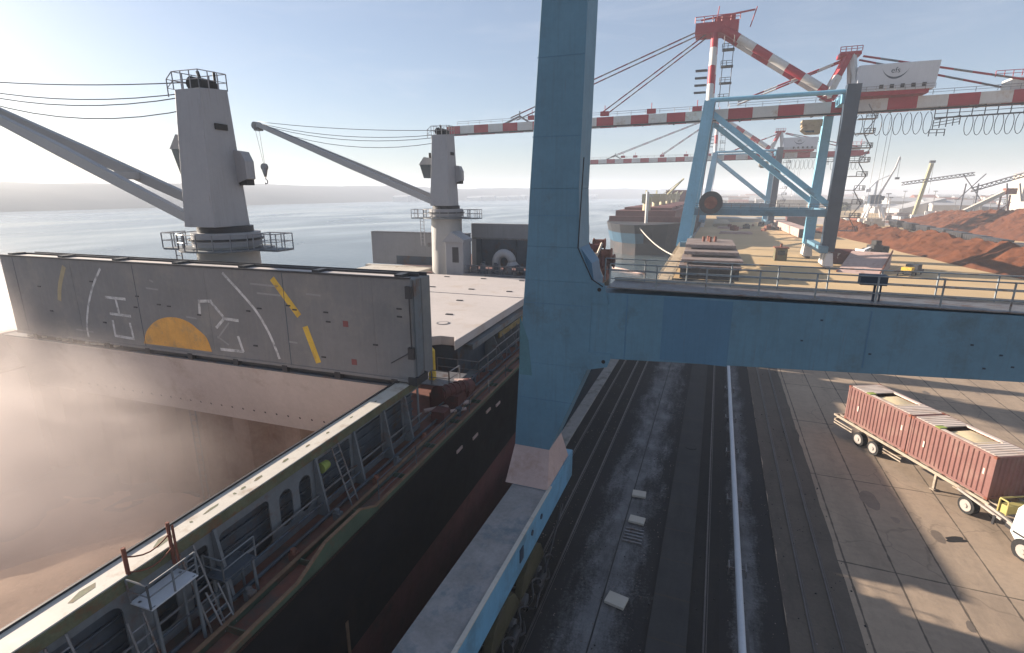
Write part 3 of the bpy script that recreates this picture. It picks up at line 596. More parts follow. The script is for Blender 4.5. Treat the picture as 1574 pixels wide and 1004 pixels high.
# cross deck gear between the two hatches
q=MB(); q.tube((-1.3,5.0,7.3),(-1.3,5.0,8.75),.2,12); q.tube((-1.3,5.0,8.75),(-1.3,5.0,8.95),.2,12,.05); q.box((-1.45,4.8,6.6),(-1.15,5.2,7.35)); sh(q,'yellow_post',M['yellow'])
q=MB(); q.rail([(-2.1,4.2,6.9),(.2,4.2,6.9),(.3,5.5,6.9)],.9,.035,1.2,(.5,),5); q.box((-2.2,4.1,6.85),(.3,6.6,6.9)); sh(q,'cross_deck_stage',M['steel'])
q=MB(); q.box((-.6,3.2,zd),(1.2,5.4,6.75)); q.tube((.2,3.0,6.9),(1.1,4.6,6.9),.38,12); q.tube((.9,4.4,6.6),(.9,5.4,6.6),.5,12); q.box((.3,1.6,zd),(1.1,2.4,6.4)); q.tube((.15,2.95,6.9),(.15,2.9,6.9),.5,14)
for i in range(5): q.tube((.25+.17*i,3.1+.3*i,6.9),(.27+.17*i,3.15+.3*i,6.9),.43,12)
sh(q,'mooring_winch',M['winchred'])
q=MB(); q.tube((-.4,2.1,6.1),(1.4,4.4,6.0),.13,8); q.tube((.2,1.8,6.1),(1.6,3.4,6.0),.1,8); q.cb((.6,5.2,6.95),(1.0,.5,.12),rz=.4); sh(q,'loose_gear',M['pink'])
q=MB(); 
for i,(x,y) in enumerate(((2.16,5.5),(2.16,7.2),(2.16,1.2),(2.16,3.4))): q.cb((x,y,5.1-.25*i),(.06,.7,.16))
sh(q,'hull_scrape_mark',M['pink'])
for k in range(10):
    q=MB(); x,y=rnd.uniform(-.2,1.7),rnd.uniform(1,12); hh=rnd.uniform(.2,.6); q.tube((x,y,zd),(x,y,zd+hh),.13,8); q.tube((x,y,zd+hh),(x,y,zd+hh+.06),.2,8); sh(q,'bollard_head',M['coamdark'])
for k in range(9):
    q=MB(); y=-19+2.3*k+rnd.uniform(-.5,.5); x=rnd.uniform(.9,1.0); q.box((x-.15,y,zd),(x+.15,y+.25,zd+.3)); q.tube((x,y+.1,zd+.3),(x,y+.1,zd+.45),.1,8); sh(q,'deck_valve',M['coamout'] if k%2 else M['rust'])

# forward hatch: two opened panels and boxes behind crane two
q=MB(); q.box((-28.4,40,8.6),(-14,41,12.9)); a=sh(q,'hatch_cover',M['hatchlight'],label='opened grey hatch panel, lower one on the left behind the second crane',bevel=.05)
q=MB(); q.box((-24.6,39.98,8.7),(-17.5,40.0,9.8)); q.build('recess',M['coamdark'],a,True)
q=MB(); q.box((-28.3,39.9,12.9),(-14,41.1,12.98)); q.tube((-19.5,39.9,11.4),(-19.5,39.97,11.4),.3,10); q.build('seal_bar',M['steel'],a,True)
q=MB(); q.box((-14.2,41.6,8.6),(1.2,42.5,14.2)); a=sh(q,'hatch_cover',M['hatchlight'],label='opened grey hatch panel, taller one on the right behind the second crane',bevel=.05)
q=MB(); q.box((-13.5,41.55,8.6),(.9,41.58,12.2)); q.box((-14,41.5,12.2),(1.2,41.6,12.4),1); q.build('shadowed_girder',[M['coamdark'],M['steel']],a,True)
for k in range(6):
    q=MB(); q.box((-12.8+k*2.4,41.35,8.6),(-12.7+k*2.4,41.55,12.2)); q.build('stiffener',M['coamdark'],a,True)
q=MB(); q.box((-28.6,38.5,8.1),(.9,39.4,8.62)); q.box((-27.5,33.4,8.2),(-18.6,38.4,8.6)); sh(q,'hatch_coaming_deck',M['cream'])
q=MB(); q.box((-14.5,34.4,zd),(-12.2,36.4,12.4)); a=sh(q,'deck_house',M['shipgrey'],bevel=.04); q=MB(); q.box((-13.6,34.37,10),(-12.8,34.4,11.8)); q.build('door',M['darksteel'],a,True); q=MB(); q.prism([(-14.8,34.1,12.4),(-12,34.1,12.4),(-12,34.1,12.7),(-13.6,34.1,13.6)],(0,2.5,0)); q.build('roof',M['shipgrey'],a,True)
q=MB(); pts=[(-9,37,8.2),(-9,37,10.0)]+[(-8.0-1.0*math.cos(R(a)),37,10.0+1.0*math.sin(R(a))) for a in range(15,181,15)]
q.path([Vector(p) for p in pts],.5,14); q.tube((-7,37,10.0),(-6.95,37,9.6),.5,14,.75); sh(q,'ventilator',M['shipgrey'])
q=MB(); q.rail([(-12,34.2,8.8),(-1.2,34.2,8.8)],1.0,.04,1.5,(.5,),5); q.box((-12,33.9,8.7),(-1.2,34.4,8.8)); sh(q,'cross_deck_railing',M['steel'])
for k in range(8):
    q=MB(); x=-11.5+k*1.45; w=rnd.uniform(.4,.9); hh=rnd.uniform(.5,1.4); q.cb((x,35.6+rnd.uniform(-.6,.6),8.7+hh/2),(w,w,hh),rz=rnd.random()); q.tube((x,35.6,8.7+hh),(x,35.6,8.9+hh),.18,8); sh(q,'deck_fitting',M['coamdark'] if k%3 else M['steel'])
q=MB(); q.box((-12,33.3,zd),(-1,39.2,8.7)); sh(q,'cross_deck_house',M['coamdark'])
# forecastle windlass
WX,WY=1.2,49.5
fz=MB(); fz.box((-6,45,5.7),(2.0,56,7.0)); fz.build('forecastle_block',M['rust'],SHIP,True)
for k,(dx,dy,z,r) in enumerate([(0,0,8.6,.9),(.9,1,9.8,.7),(-.6,.5,10.5,.75),(.6,-.6,7.7,.6),(1.2,2,8.8,.8),(-.1,1.4,11.2,.6)]):
    q=MB(); q.tube((WX+dx-.7,WY+dy,z),(WX+dx+.7,WY+dy+.3,z),r,14); q.tube((WX+dx-.85,WY+dy,z),(WX+dx-.7,WY+dy,z),r*1.25,14); q.tube((WX+dx+.7,WY+dy,z),(WX+dx+.85,WY+dy,z),r*1.25,14); q.beam((WX+dx,WY+dy,7),(WX+dx,WY+dy,z),.35); sh(q,'windlass_drum',M['rust'] if k%2 else M['boot'])
q=MB(); q.beam((.2,48,7),(1.8,49,11.5),.25); q.beam((2.2,48,7),(.4,49,10.5),.2); q.cb((.9,48.6,9.7),(.9,.3,.9),rz=.2); sh(q,'windlass_frame',M['wallbeige'])

# ---- ship deck cranes (built once at the first crane's place, then copied) ----
def deck_crane():
    x0,y0=-16.5,5.3
    q=MB()
    zb,zt=15.9,24.1
    q.hexa([(x0-1.15,y0-2.1,zb),(x0+1.4,y0-2.1,zb),(x0+1.4,y0+.7,zb),(x0-1.15,y0+.7,zb)],[(x0-.85,y0-1.6,zt),(x0+1.15,y0-1.6,zt),(x0+1.15,y0+.45,zt+.2),(x0-.85,y0+.45,zt+.2)])
    cr=sh(q,'deck_crane',M['shipgrey'],label='grey deck crane beside the raised painted hatch cover, jib pointing left',bevel=.04)
    def b(m,n,mat,**k): return m.build(n,mat,cr,True,**k)
    q=MB(); q.tube((x0,y0,5.7),(x0,y0,14.6),2.05,28,1.9); b(q,'pedestal',M['shippale'])
    q=MB(); q.tube((x0,y0,14.6),(x0,y0,15.5),2.1,28); q.tube((x0,y0,15.5),(x0,y0,15.9),1.7,28,mi=1); q.tube((x0,y0,15.0),(x0,y0,15.12),2.28,28,mi=1); b(q,'slewing_ring',[M['shipgrey'],M['darksteel']])
    q=MB(); q.tube((x0,y0,14.35),(x0,y0,14.45),2.9,24); q.box((x0+2,y0-.2,14.3),(x0+4.3,y0+1.3,14.42)); q.box((x0-4.2,y0-1.4,14.3),(x0-2,y0+.4,14.42)); b(q,'access_platform',M['coamout'])
    q=MB(); ring=[(x0+2.9*math.cos(t),y0+2.9*math.sin(t),14.45) for t in [R(a) for a in range(-200,21,20)]]; q.rail([Vector(p) for p in ring],1.0,.035,1.2,(.5,),5)
    q.rail([(x0+2.4,y0-.2,14.42),(x0+4.25,y0-.2,14.42),(x0+4.25,y0+1.3,14.42),(x0+2.4,y0+1.3,14.42)],1.0,.035,.9,(.5,),5); q.rail([(x0-2.4,y0-1.4,14.42),(x0-4.2,y0-1.4,14.42),(x0-4.2,y0+.4,14.42)],1.0,.035,.9,(.5,),5)
    b(q,'platform_railing',M['shipgrey'])
    q=MB(); q.ladder((x0-2.6,y0-1.6,11),(x0-2.6,y0-1.6,14.4),.5,(1,0,0),.04,.4); b(q,'ladder',M['shipgrey'])
    q=MB(); q.rail([(x0-.9,y0-1.6,zt),(x0+1.15,y0-1.6,zt),(x0+1.15,y0+.45,zt+.1),(x0-.9,y0+.45,zt+.1),(x0-.9,y0-1.6,zt)],1.0,.03,.8,(.5,),5); q.rail([(x0-.9,y0-1.6,zt),(x0-1.4,y0-1.6,zt-.4),(x0-1.4,y0+.4,zt-.4)],1.0,.03,.8,(.5,),5); b(q,'top_railing',M['shipgrey'])
    q=MB(); q.tube((x0-.5,y0-.7,zt+.5),(x0-.5,y0+.3,zt+.5),.4,14); q.tube((x0+.1,y0-.7,zt+.45),(x0+.1,y0+.3,zt+.45),.35,14); q.cb((x0-.1,y0-.2,zt+.3),(1.1,1.2,.6)); q.tube((x0-.2,y0-.2,zt+.6),(x0-.4,y0-.2,zt+1.25),.1,8); q.tube((x0+.7,y0,zt+.2),(x0+.7,y0,zt+1.2),.08,8); b(q,'sheave_block',M['black'])
    q=MB(); q.cb((x0+1.27,y0-.5,22.0),(.05,.95,.36)); b(q,'name_plate',M['black'])
    q=MB(); q.prism([(x0+1.2,y0+.2,18.6),(x0+2.1,y0+.2,18.9),(x0+2.1,y0+.2,20.0),(x0+1.8,y0+.2,20.6),(x0+1.15,y0+.2,20.7)],(0,.75,0)); a=b(q,'vent_box',M['shipgrey'],bevel=.02)
    q=MB(); q.box((x0+1.4,y0+.25,18.5),(x0+2.0,y0+.9,18.88)); b(q,'vent_grille',M['black'])
    q=MB(); q.prism([(x0-2.7,y0-.5,19.2),(x0-1.5,y0-.5,19.2),(x0-1.3,y0-.5,20.8),(x0-3.2,y0-.5,20.8)],(0,1.1,0)); q.prism([(x0-3.3,y0-.55,20.8),(x0-1.3,y0-.55,20.8),(x0-1.3,y0-.55,21.5),(x0-2.6,y0-.55,21.7)],(0,1.2,0),1)
    b(q,'operator_cab',[M['glass'],M['shippale']])
    q=MB(); q.tube((x0-2.0,y0,21.5),(x0-2.0,y0,22.2),.16,8); b(q,'floodlight',M['black'])
    # jib: two box girders converging to the tip
    tip=Vector((x0-27.6,y0-.2,26.4))
    q=MB()
    for s_ in (-1,1):
        p=Vector((x0-1.2,y0+s_*1.55,16.4)); m=p.lerp(tip,.45)
        q.beam(p,m,.4,.6,w2=.45,h2=.8); q.beam(m,tip+Vector((0,s_*.35,0)),.45,.8,w2=.32,h2=.5)
    for t in (.28,.98): 
        c=Vector((x0-1.2,y0,16.4)).lerp(tip,t); ww=1.55*(1-t)+.35*t; q.beam(c-Vector((0,ww,0)),c+Vector((0,ww,0)),.6,.5)
    b(q,'jib',M['jib'],bevel=.02)
    q=MB(); q.tube(tip+Vector((-.4,-.5,-.1)),tip+Vector((-.4,.5,-.1)),.5,14); q.cb(tip+Vector((-.2,0,-.3)),(.8,.9,.9)); b(q,'tip_sheave',M['steel'])
    for (za,zb2,sag,oy) in ((24.75,27.2,.35,-.3),(24.3,27.0,.9,.2),(23.9,26.9,1.1,-.5),(23.4,26.7,1.5,.3)):
        a_=Vector((x0-1.1,y0+oy,za)); e=tip+Vector((0,oy*.6,zb2-26.8)); q=MB()
        q.path([a_.lerp(e,t/10)+Vector((0,0,-sag*4*(t/10)*(1-t/10))) for t in range(11)],.035,5); b(q,'luffing_cable',M['darksteel'])
    q=MB(); q.tube(tip+Vector((-.7,-.1,-.3)),tip+Vector((.1,-.1,-5.0)),.03,5); q.tube(tip+Vector((-.3,.2,-.3)),tip+Vector((.1,.1,-5.0)),.03,5); b(q,'hoist_cable',M['steel'])
    q=MB(); c=tip+Vector((.1,0,-5.5)); q.tube(c+Vector((0,-.2,0)),c+Vector((0,.2,0)),.5,14); q.hexa([c+Vector((-.45,-.2,0)),c+Vector((.45,-.2,0)),c+Vector((.45,.2,0)),c+Vector((-.45,.2,0))][::-1],[c+Vector((-.12,-.1,-1.3)),c+Vector((.12,-.1,-1.3)),c+Vector((.12,.1,-1.3)),c+Vector((-.12,.1,-1.3))][::-1])
    hk=[c+Vector((.0,0,-1.3)),c+Vector((.0,0,-1.6)),c+Vector((.28,0,-1.8)),c+Vector((.25,0,-2.15)),c+Vector((-.1,0,-2.25)),c+Vector((-.3,0,-2.0))]; q.path(hk,.08,6); b(q,'hook_block',M['steel'])
    return cr
CR=deck_crane()
C2=copy_tree(CR,SHIP); C2['label']='farther grey deck crane with a hook hanging from its jib'; C2.location=(.3,33.2,.6)

# cargo and dust in the hold (world coordinates)
g=MB(); N=46; V=[]
TH=R(2.5)
for j in range(N+1):
    for i in range(N+1):
        lx=-32.5+i*31.9/N; lyy=-23.9+j*25.6/N
        d1=math.hypot((lx+7)*.9,(lyy+16)*.8); z=-3.2+5.6*min(1,math.exp(-(max(0,d1-5)/8)**2))+.35*noise.noise(Vector((lx*.3,lyy*.3,2)))+.12*noise.noise(Vector((lx*1.3,lyy*1.3,5)))
        V.append((-14+lx*math.cos(TH)-lyy*math.sin(TH),21.5+lx*math.sin(TH)+lyy*math.cos(TH),z))
g.add(V,[(j*(N+1)+i,j*(N+1)+i+1,(j+1)*(N+1)+i+1,(j+1)*(N+1)+i) for j in range(N) for i in range(N)],0,True)
o=g.build('cargo_pile',M['grain']); tag(o,'pale brown bulk cargo heaped in the open dusty ship hold','bulk cargo')
dm=bpy.data.materials.new('cargo_dust'); dm.use_nodes=True; nn=dm.node_tree.nodes; ll=dm.node_tree.links; nn.remove(nn['Principled BSDF'])
vo=nn.new('ShaderNodeVolumePrincipled'); vo.inputs['Color'].default_value=(.93,.85,.825,1); vo.inputs['Anisotropy'].default_value=.3
tc=nn.new('ShaderNodeTexCoord'); ve=nn.new('ShaderNodeVectorMath'); ve.operation='LENGTH'; ll.new(tc.outputs['Object'],ve.inputs[0])
fr=nn.new('ShaderNodeMapRange'); fr.inputs['From Min'].default_value=1.0; fr.inputs['From Max'].default_value=.35; fr.interpolation_type='SMOOTHSTEP'; ll.new(ve.outputs['Value'],fr.inputs['Value'])
tn=nn.new('ShaderNodeTexNoise'); tn.inputs['Scale'].default_value=2.2; tn.inputs['Detail'].default_value=6; tn.inputs['Roughness'].default_value=.6; tn.inputs['Distortion'].default_value=.8; ll.new(tc.outputs['Object'],tn.inputs['Vector'])
nr=nn.new('ShaderNodeMapRange'); nr.inputs['From Min'].default_value=.38; nr.inputs['From Max'].default_value=.66; nr.inputs['To Min'].default_value=.3; ll.new(tn.outputs['Fac'],nr.inputs['Value'])
mu=nn.new('ShaderNodeMath'); mu.operation='MULTIPLY'; ll.new(fr.outputs[0],mu.inputs[0]); ll.new(nr.outputs[0],mu.inputs[1])
m2=nn.new('ShaderNodeMath'); m2.operation='MULTIPLY'; m2.inputs[1].default_value=.16; ll.new(mu.outputs[0],m2.inputs[0]); ll.new(m2.outputs[0],vo.inputs['Density'])
ll.new(vo.outputs[0],nn['Material Output'].inputs['Volume'])
def dust(loc,sc,rot=0):
    bm=bmesh.new(); bmesh.ops.create_icosphere(bm,subdivisions=3,radius=1); me=bpy.data.meshes.new('dust_cloud'); bm.to_mesh(me); bm.free(); me.materials.append(dm)
    o=bpy.data.objects.new('dust_cloud',me); S.collection.objects.link(o); o.location=loc; o.scale=sc; o.rotation_euler=(0,0,rot); o['kind']='stuff'; tag(o,'pale dust cloud rising out of the open ship hold','dust')
dust((-35,13,3.0),(17,12.5,9),.1); dust((-50,19,8),(11,9,7.5),.2)

# ================= our portal crane (foreground) =================
PC=thing('portal_crane','big blue portal crane leg and cross beam in the foreground','portal crane',(-7.6,23,0))
q=MB()
# leg: wide foot that narrows, then leans slightly landward
yf0=23.2
secs=[(5.3,-8.85,-6.98,2.2),(9.9,-8.62,-5.15,2.2),(14.0,-8.35,-5.05,2.2),(15.6,-8.25,-5.75,2.0),(18.2,-8.15,-5.85,1.9),(30,-7.45,-5.65,1.8)]
for (z0,a0,b0,d0),(z1,a1,b1,d1) in zip(secs,secs[1:]):
    q.hexa([(a0,yf0,z0),(b0,yf0,z0),(b0,yf0+d0,z0),(a0,yf0+d0,z0)],[(a1,yf0,z1),(b1,yf0,z1),(b1,yf0+d1,z1),(a1,yf0+d1,z1)])
q.build('leg',M['blue'],PC,bevel=.02)
q=MB(); q.hexa([(-8.75,yf0-1.6,4.0),(-6.55,yf0-1.6,4.0),(-6.55,yf0+2.2,4.0),(-8.75,yf0+2.2,4.0)],[(-8.85,yf0,5.3),(-6.98,yf0,5.3),(-6.98,yf0+2.2,5.3),(-8.85,yf0+2.2,5.3)]); q.build('leg_foot',M['pink'],PC)  # sloped foot plate; its pale pink stands in for sunlight on it
q=MB(); q.hexa([(-5.15,yf0+.02,10.45),(14,yf0+.02,11.55),(14,yf0+1.9,11.55),(-5.15,yf0+1.9,10.3)],[(-5.15,yf0+.02,13.62),(14,yf0+.02,13.85),(14,yf0+1.9,13.85),(-5.15,yf0+1.9,13.62)]); q.build('portal_beam',M['blue'],PC,bevel=.02)
# gusset plates with bolt eyes
q=MB(); q.prism([(-5.25,yf0-.03,13.1),(-4.3,yf0-.03,13.1),(-4.55,yf0-.03,14.05),(-5.2,yf0-.03,14.15)],(0,.06,0)); q.build('gusset_plate',M['blue'],PC)
q=MB(); q.prism([(-5.2,yf0-.03,9.85),(-4.25,yf0-.03,10.1),(-4.0,yf0-.03,10.75),(-5.2,yf0-.03,10.75)],(0,.06,0)); q.build('gusset_plate',M['blue'],PC)
for x,z in ((-4.75,13.75),(-4.42,10.35)):
    q=MB(); q.tube((x,yf0-.05,z),(x,yf0-.03,z),.09,14); q.build('bolt_eye',M['black'],PC)
q=MB(); q.prism([(-5.75,yf0+.2,15.6),(-5.2,yf0+.2,14.9),(-5.05,yf0+.2,14.0),(-5.25,yf0+.2,14.0),(-5.6,yf0+.2,14.6)],(0,1.6,0)); q.build('fillet_plate',M['blue_patch'],PC)
# repainted areas are part of the paint, thin plates welded on
q=MB(); q.prism([(-8.60,yf0-.008,12.2),(-8.15,yf0-.008,11.0),(-7.95,yf0-.008,9.2),(-8.62,yf0-.008,9.2)],(0,.007,0)); q.build('stain_patch',M['blue_green'],PC)
q=MB(); q.box((-1.9,yf0+.01,10.75),(.9,yf0+.019,13.6)); q.build('paint_panel',M['blue_patch'],PC)
for x,z0_ in ((-3.5,10.6),(5.8,11.3)):
    q=MB(); q.box((x,yf0+.008,z0_),(x+.05,yf0+.019,13.6)); q.build('weld_seam',M['blue_patch'],PC)
for z_,xa,xb in ((17.0,-8.19,-5.82),(20.4,-8.04,-5.82),(23.6,-7.85,-5.76),(12.9,-8.40,-5.1),(8.0,-8.70,-5.85)):
    q=MB(); q.box((xa,yf0-.012,z_),(xb,yf0-.002,z_+.03)); q.build('weld_seam',M['blue_patch'],PC)
q=MB()
for x,z in ((4.2,13.1),(3.6,12.2),(6.0,11.9),(9.1,12.6),(10.0,12.3),(10.4,11.9),(9.6,11.75)): q.cb((x,yf0+.01,z),(.09,.02,.06))
q.build('paint_chip',M['bluedark'],PC)
# top walkway
q=MB(); q.box((-4.4,yf0-.05,13.87),(14,yf0+2.0,13.92)); q.build('walkway_plate',M['steel'],PC)
q=MB(); q.rail([(-4.3,yf0,13.9),(14,yf0,13.9)],1.05,.03,2.05,(.38,.0,.72),6); q.rail([(-4.9,yf0+1.95,13.9),(14,yf0+1.95,13.9)],1.05,.03,1.8,(.5,),6); q.build('walkway_railing',M['railgrey'],PC)
q=MB(); q.box((-4.4,yf0+1.93,13.92),(14,yf0+1.96,14.07)); q.build('toe_board',M['wallbeige'],PC)
q=MB(); q.box((5.35,yf0+.3,14.55),(6.25,yf0+.75,14.95)); q.beam((5.9,yf0+.5,13.9),(5.9,yf0+.5,14.55),.08); q.beam((6.1,yf0+.5,13.9),(6.1,yf0+.5,14.55),.06); q.build('control_box',M['bluedark'],PC,bevel=.02)
q=MB(); q.tube((-5.66,yf0-.04,19.5),(-5.80,yf0-.04,15.6),.025,6); q.tube((-5.80,yf0-.04,15.6),(-5.1,yf0-.04,14.2),.025,6); q.tube((-5.1,yf0-.04,14.2),(-4.6,yf0-.04,13.9),.025,6); q.build('cable',M['black'],PC)
# sill beam along the quay
q=MB(); q.box((-8.35,-12,2.35),(-6.5,yf0+3,3.95)); q.build('sill_beam',M['blue_pale'],PC,bevel=.02)
q=MB(); q.box((-8.37,-12,3.952),(-6.6,yf0-1.6,3.972)); q.build('sill_beam_top',M['girdtop'],PC)
q=MB(); q.box((-6.6,-12,3.95),(-6.45,yf0-1.2,4.03)); q.build('edge_strip',M['cream'],PC)  # sill lip, cream coloured to paint in the sunlit edge
q=MB(); 
for y in (20.5,19.2): q=MB(); q.tube((-6.51,y,3.3),(-6.46,y,3.3),.13,12); q.build('access_hole',M['bluedark'],PC)
q=MB(); q.box((-6.51,17.6,2.9),(-6.46,18.0,3.5)); q.build('access_door',M['bluedark'],PC)
# bogies
for y in (12.3,15.8,19.2):
    q=MB(); q.prism([(-6.75,y-1.7,1.0),(-6.75,y+1.7,1.0),(-6.75,y+1.1,2.0),(-6.75,y+.4,2.36),(-6.75,y-.4,2.36),(-6.75,y-1.1,2.0)],(.32,0,0)); q.prism([(-7.95,y-1.7,1.0),(-7.95,y+1.7,1.0),(-7.95,y+1.1,2.0),(-7.95,y+.4,2.36),(-7.95,y-.4,2.36),(-7.95,y-1.1,2.0)],(.3,0,0))
    a=q.build('bogie',pm('grimy_olive_yellow',(.055,.048,.022),.7,var=.4,scale=1.2,dirt=(.05,.04,.03),dirt_amt=.3,bump=.1),PC,bevel=.02)
    for dy in (-.95,.95):
        w=MB(); w.tube((-7.6,y+dy,.48),(-6.9,y+dy,.48),.44,22); w.tube((-6.9,y+dy,.48),(-6.40,y+dy,.48),.30,18); w.tube((-7.62,y+dy,.48),(-7.55,y+dy,.48),.52,22); w.build('wheel',M['steel'],a)
    for dy,rr_ in ((-.9,.62),(.9,.55)):
        w=MB(); w.path([Vector((-6.05+.12*math.sin(3*t_),y+dy+rr_*math.cos(t_),.95+rr_*math.sin(t_))) for t_ in [2*math.pi*k_/16 for k_ in range(15)]],.045,6); w.build('hose_loop',M['darksteel'],a)
    w=MB(); w.cb((-6.15,y,.75),(.35,.7,.55)); w.tube((-6.1,y-.5,.9),(-6.1,y+.5,.9),.2,12); w.build('drive_motor',M['darksteel'],a)
q=MB()
for (a,b) in (((-6.3,23.5,2.2),(-6.1,20.5,1.2)),((-6.1,20.5,1.2),(-5.9,18,.5))): q.tube(a,b,.06,6)
q.build('hose',M['darksteel'],PC)

# ================= container truck =================
def container(name,label,c,rz):
    t=thing(name,label,'container',c,rz,'brown red open top containers on the trailer')
    L,Wd,Hh=5.45,2.44,2.6
    q=MB()  # corrugated sides (u along y local)
    for sx in (-1,1):
        V=[];y=-L/2+.12;k=0
        while y<L/2-.12:
            for dy,ins in ((0,.0),(.1,.0),(.15,.05),(.25,.05)):
                V+=[(sx*(Wd/2-ins-.01),min(y+dy,L/2-.12),.16),(sx*(Wd/2-ins-.01),min(y+dy,L/2-.12),Hh-.1)]
            y+=.3
        k=len(V)//2; q.add(V,[(2*i,2*i+1,2*i+3,2*i+2) for i in range(k-1)])
    for sy in (-1,1):
        V=[];x=-Wd/2+.12
        while x<Wd/2-.12:
            for dx,ins in ((0,.0),(.1,.0),(.15,.05),(.25,.05)):
                V+=[(min(x+dx,Wd/2-.12),sy*(L/2-ins-.01),.16),(min(x+dx,Wd/2-.12),sy*(L/2-ins-.01),Hh-.1)]
            x+=.3
        k=len(V)//2; q.add(V,[(2*i,2*i+1,2*i+3,2*i+2) for i in range(k-1)])
    q.build('corrugated_wall',M['container'],t,True)
    q=MB()
    for sx in (-1,1):
        for sy in (-1,1): q.cb((sx*(Wd/2-.06),sy*(L/2-.06),Hh/2),(.14,.14,Hh))
        q.cb((sx*(Wd/2-.05),0,Hh-.06),(.1,L-.28,.11)); q.cb((sx*(Wd/2-.05),0,.1),(.1,L-.28,.16))
    for sy in (-1,1): q.cb((0,sy*(L/2-.05),Hh-.06),(Wd-.28,.1,.11)); q.cb((0,sy*(L/2-.05),.1),(Wd-.28,.1,.16))
    q.build('frame',M['container'],t,True,bevel=.01)
    for sx in (-1,1):
        for sy in (-1,1):
            for z_ in (.07,Hh-.06):
                q=MB(); q.cb((sx*(Wd/2-.07),sy*(L/2-.08),z_),(.18,.2,.15)); q.build('corner_casting',M['rust'],t,True,bevel=.01)
    q=MB(); q.box((-Wd/2+.1,-L/2+.1,Hh-.07),(Wd/2-.1,-1.25,Hh+.01)); q.box((-Wd/2+.1,1.1,Hh-.07),(Wd/2-.1,L/2-.1,Hh+.01)); q.box((-Wd/2+.1,-1.25,Hh-.07),(-Wd/2+.35,1.1,Hh+.01)); q.box((Wd/2-.35,-1.25,Hh-.07),(Wd/2-.1,1.1,Hh+.01))
    for k in range(6): 
        y=-L/2+.35+k*.25; q.cb((0,y,Hh+.02),(Wd-.3,.06,.02))
        y=1.3+k*.25; q.cb((0,y,Hh+.02),(Wd-.3,.06,.02))
    q.build('roof_panel',M['conttop'],t,True)
    q=MB(); 
    V=[];n=8
    for j in range(n+1):
        for i in range(n+1): V.append((-Wd/2+.34+i*(Wd-.68)/n,-1.25+j*2.0/n,Hh-.16+.12*math.sin(math.pi*i/n)*math.sin(math.pi*j/n)+.03*noise.noise(Vector((i,j,3)))))
    q.add(V,[(j*(n+1)+i,j*(n+1)+i+1,(j+1)*(n+1)+i+1,(j+1)*(n+1)+i) for j in range(n) for i in range(n)],0,True); q.box((-Wd/2+.2,-1.4,.2),(Wd/2-.2,.75,Hh-.2)); q.build('cargo_fill',M['load'],t,True)
    q=MB()
    for sx in (-1,1):
        for y,z,h_ in ((-2.2,1.5,.35),(1.6,1.2,.4)): q=MB(); q.cb((sx*(Wd/2-.004),y,z),(.006,.10,h_)); q.build('white_mark',M['conttop'],t,True)
    q=MB(); q.cb((-.9,1.0,Hh+.03),(.5,.35,.04)); q.build('lime_tarp',M['lime'],t,True)
    return t
ux,uy=.456,-.89   # direction of travel
rzt=math.atan2(uy,ux)-math.pi/2+math.pi  # local +y points back along the truck
# truck axis: top corners (10.2,43.5) -> (15.4,33.5) left edge
A0=Vector((10.25,43.2)); dirv=Vector((ux,uy)).normalized(); side=Vector((-dirv.y,dirv.x)) # side points landward (+x,+y)
cc=lambda s,o=1.22: A0+dirv*s+side*o
c1=cc(2.75); c2=cc(8.3)
container('shipping_container','brown red open top container at the tail of the trailer',(c1.x,c1.y,1.5),rzt)
container('shipping_container','brown red open top container directly behind the white truck cab',(c2.x,c2.y,1.5),rzt)
TR=thing('trailer_truck','white truck cab pulling a long dusty flatbed trailer','truck',(c1.x,c1.y,0),rzt)
def T(s,o,z): # local coordinates in truck frame (x across, y back)
    return (o-1.22,-(s-2.75),z)
q=MB(); 
for o_ in (.35,2.1): 
    a=T(-1.0,o_,1.25);b=T(11.4,o_,1.25); q.beam(a,b,.16,.34)
for s_ in [x*.9-.9 for x in range(14)]: q.beam(T(s_,0,1.38),T(s_,2.44,1.38),.1,.12)
for o_ in (0,2.44): q.beam(T(-1.0,o_,1.36),T(11.2,o_,1.36),.08,.14)
q.build('trailer_frame',M['chassis'],TR,True)
q=MB(); q.beam(T(-1.0,.1,.95),T(-1.0,2.3,.95),.1,.14); q.beam(T(-1.0,.3,.95),T(-1.0,.3,1.3),.08); q.beam(T(-1.0,2.1,.95),T(-1.0,2.1,1.3),.08)
for (sa,sb) in ((-.9,1.0),(3.9,5.4),): q.beam(T(sa,-.02,.75),T(sb,-.02,.75),.05,.08); q.beam(T(sa,-.02,.95),T(sb,-.02,.95),.05,.08)
q.build('side_guard',M['chassis'],TR,True)
for s_ in (1.6,3.0,8.1,10.0,13.95):
    for o_ in (.22,2.22):
        o_=o_-(.92 if s_>13 else 0)
        q=MB(); a=T(s_,o_-.2,.5);b=T(s_,o_+.2,.5); q.tube(a,b,.5,20)
        if s_==8.1: continue
        w=q.build('wheel',M['black'],TR,True,bevel=.03)
        q=MB(); q.tube(T(s_,o_-.23,.5),T(s_,o_+.23,.5),.34,16); q.tube(T(s_,o_-.28,.5),T(s_,o_-.22,.5),.13,10); q.build('hub',M['hub'],w,True)
for o_ in (.4,2.0):
    q=MB(); q.beam(T(7.6,o_,.1),T(7.6,o_,1.2),.14); q.cb(T(7.6,o_,.06),(.3,.3,.06)); q.build('landing_leg',M['chassis'],TR,True)
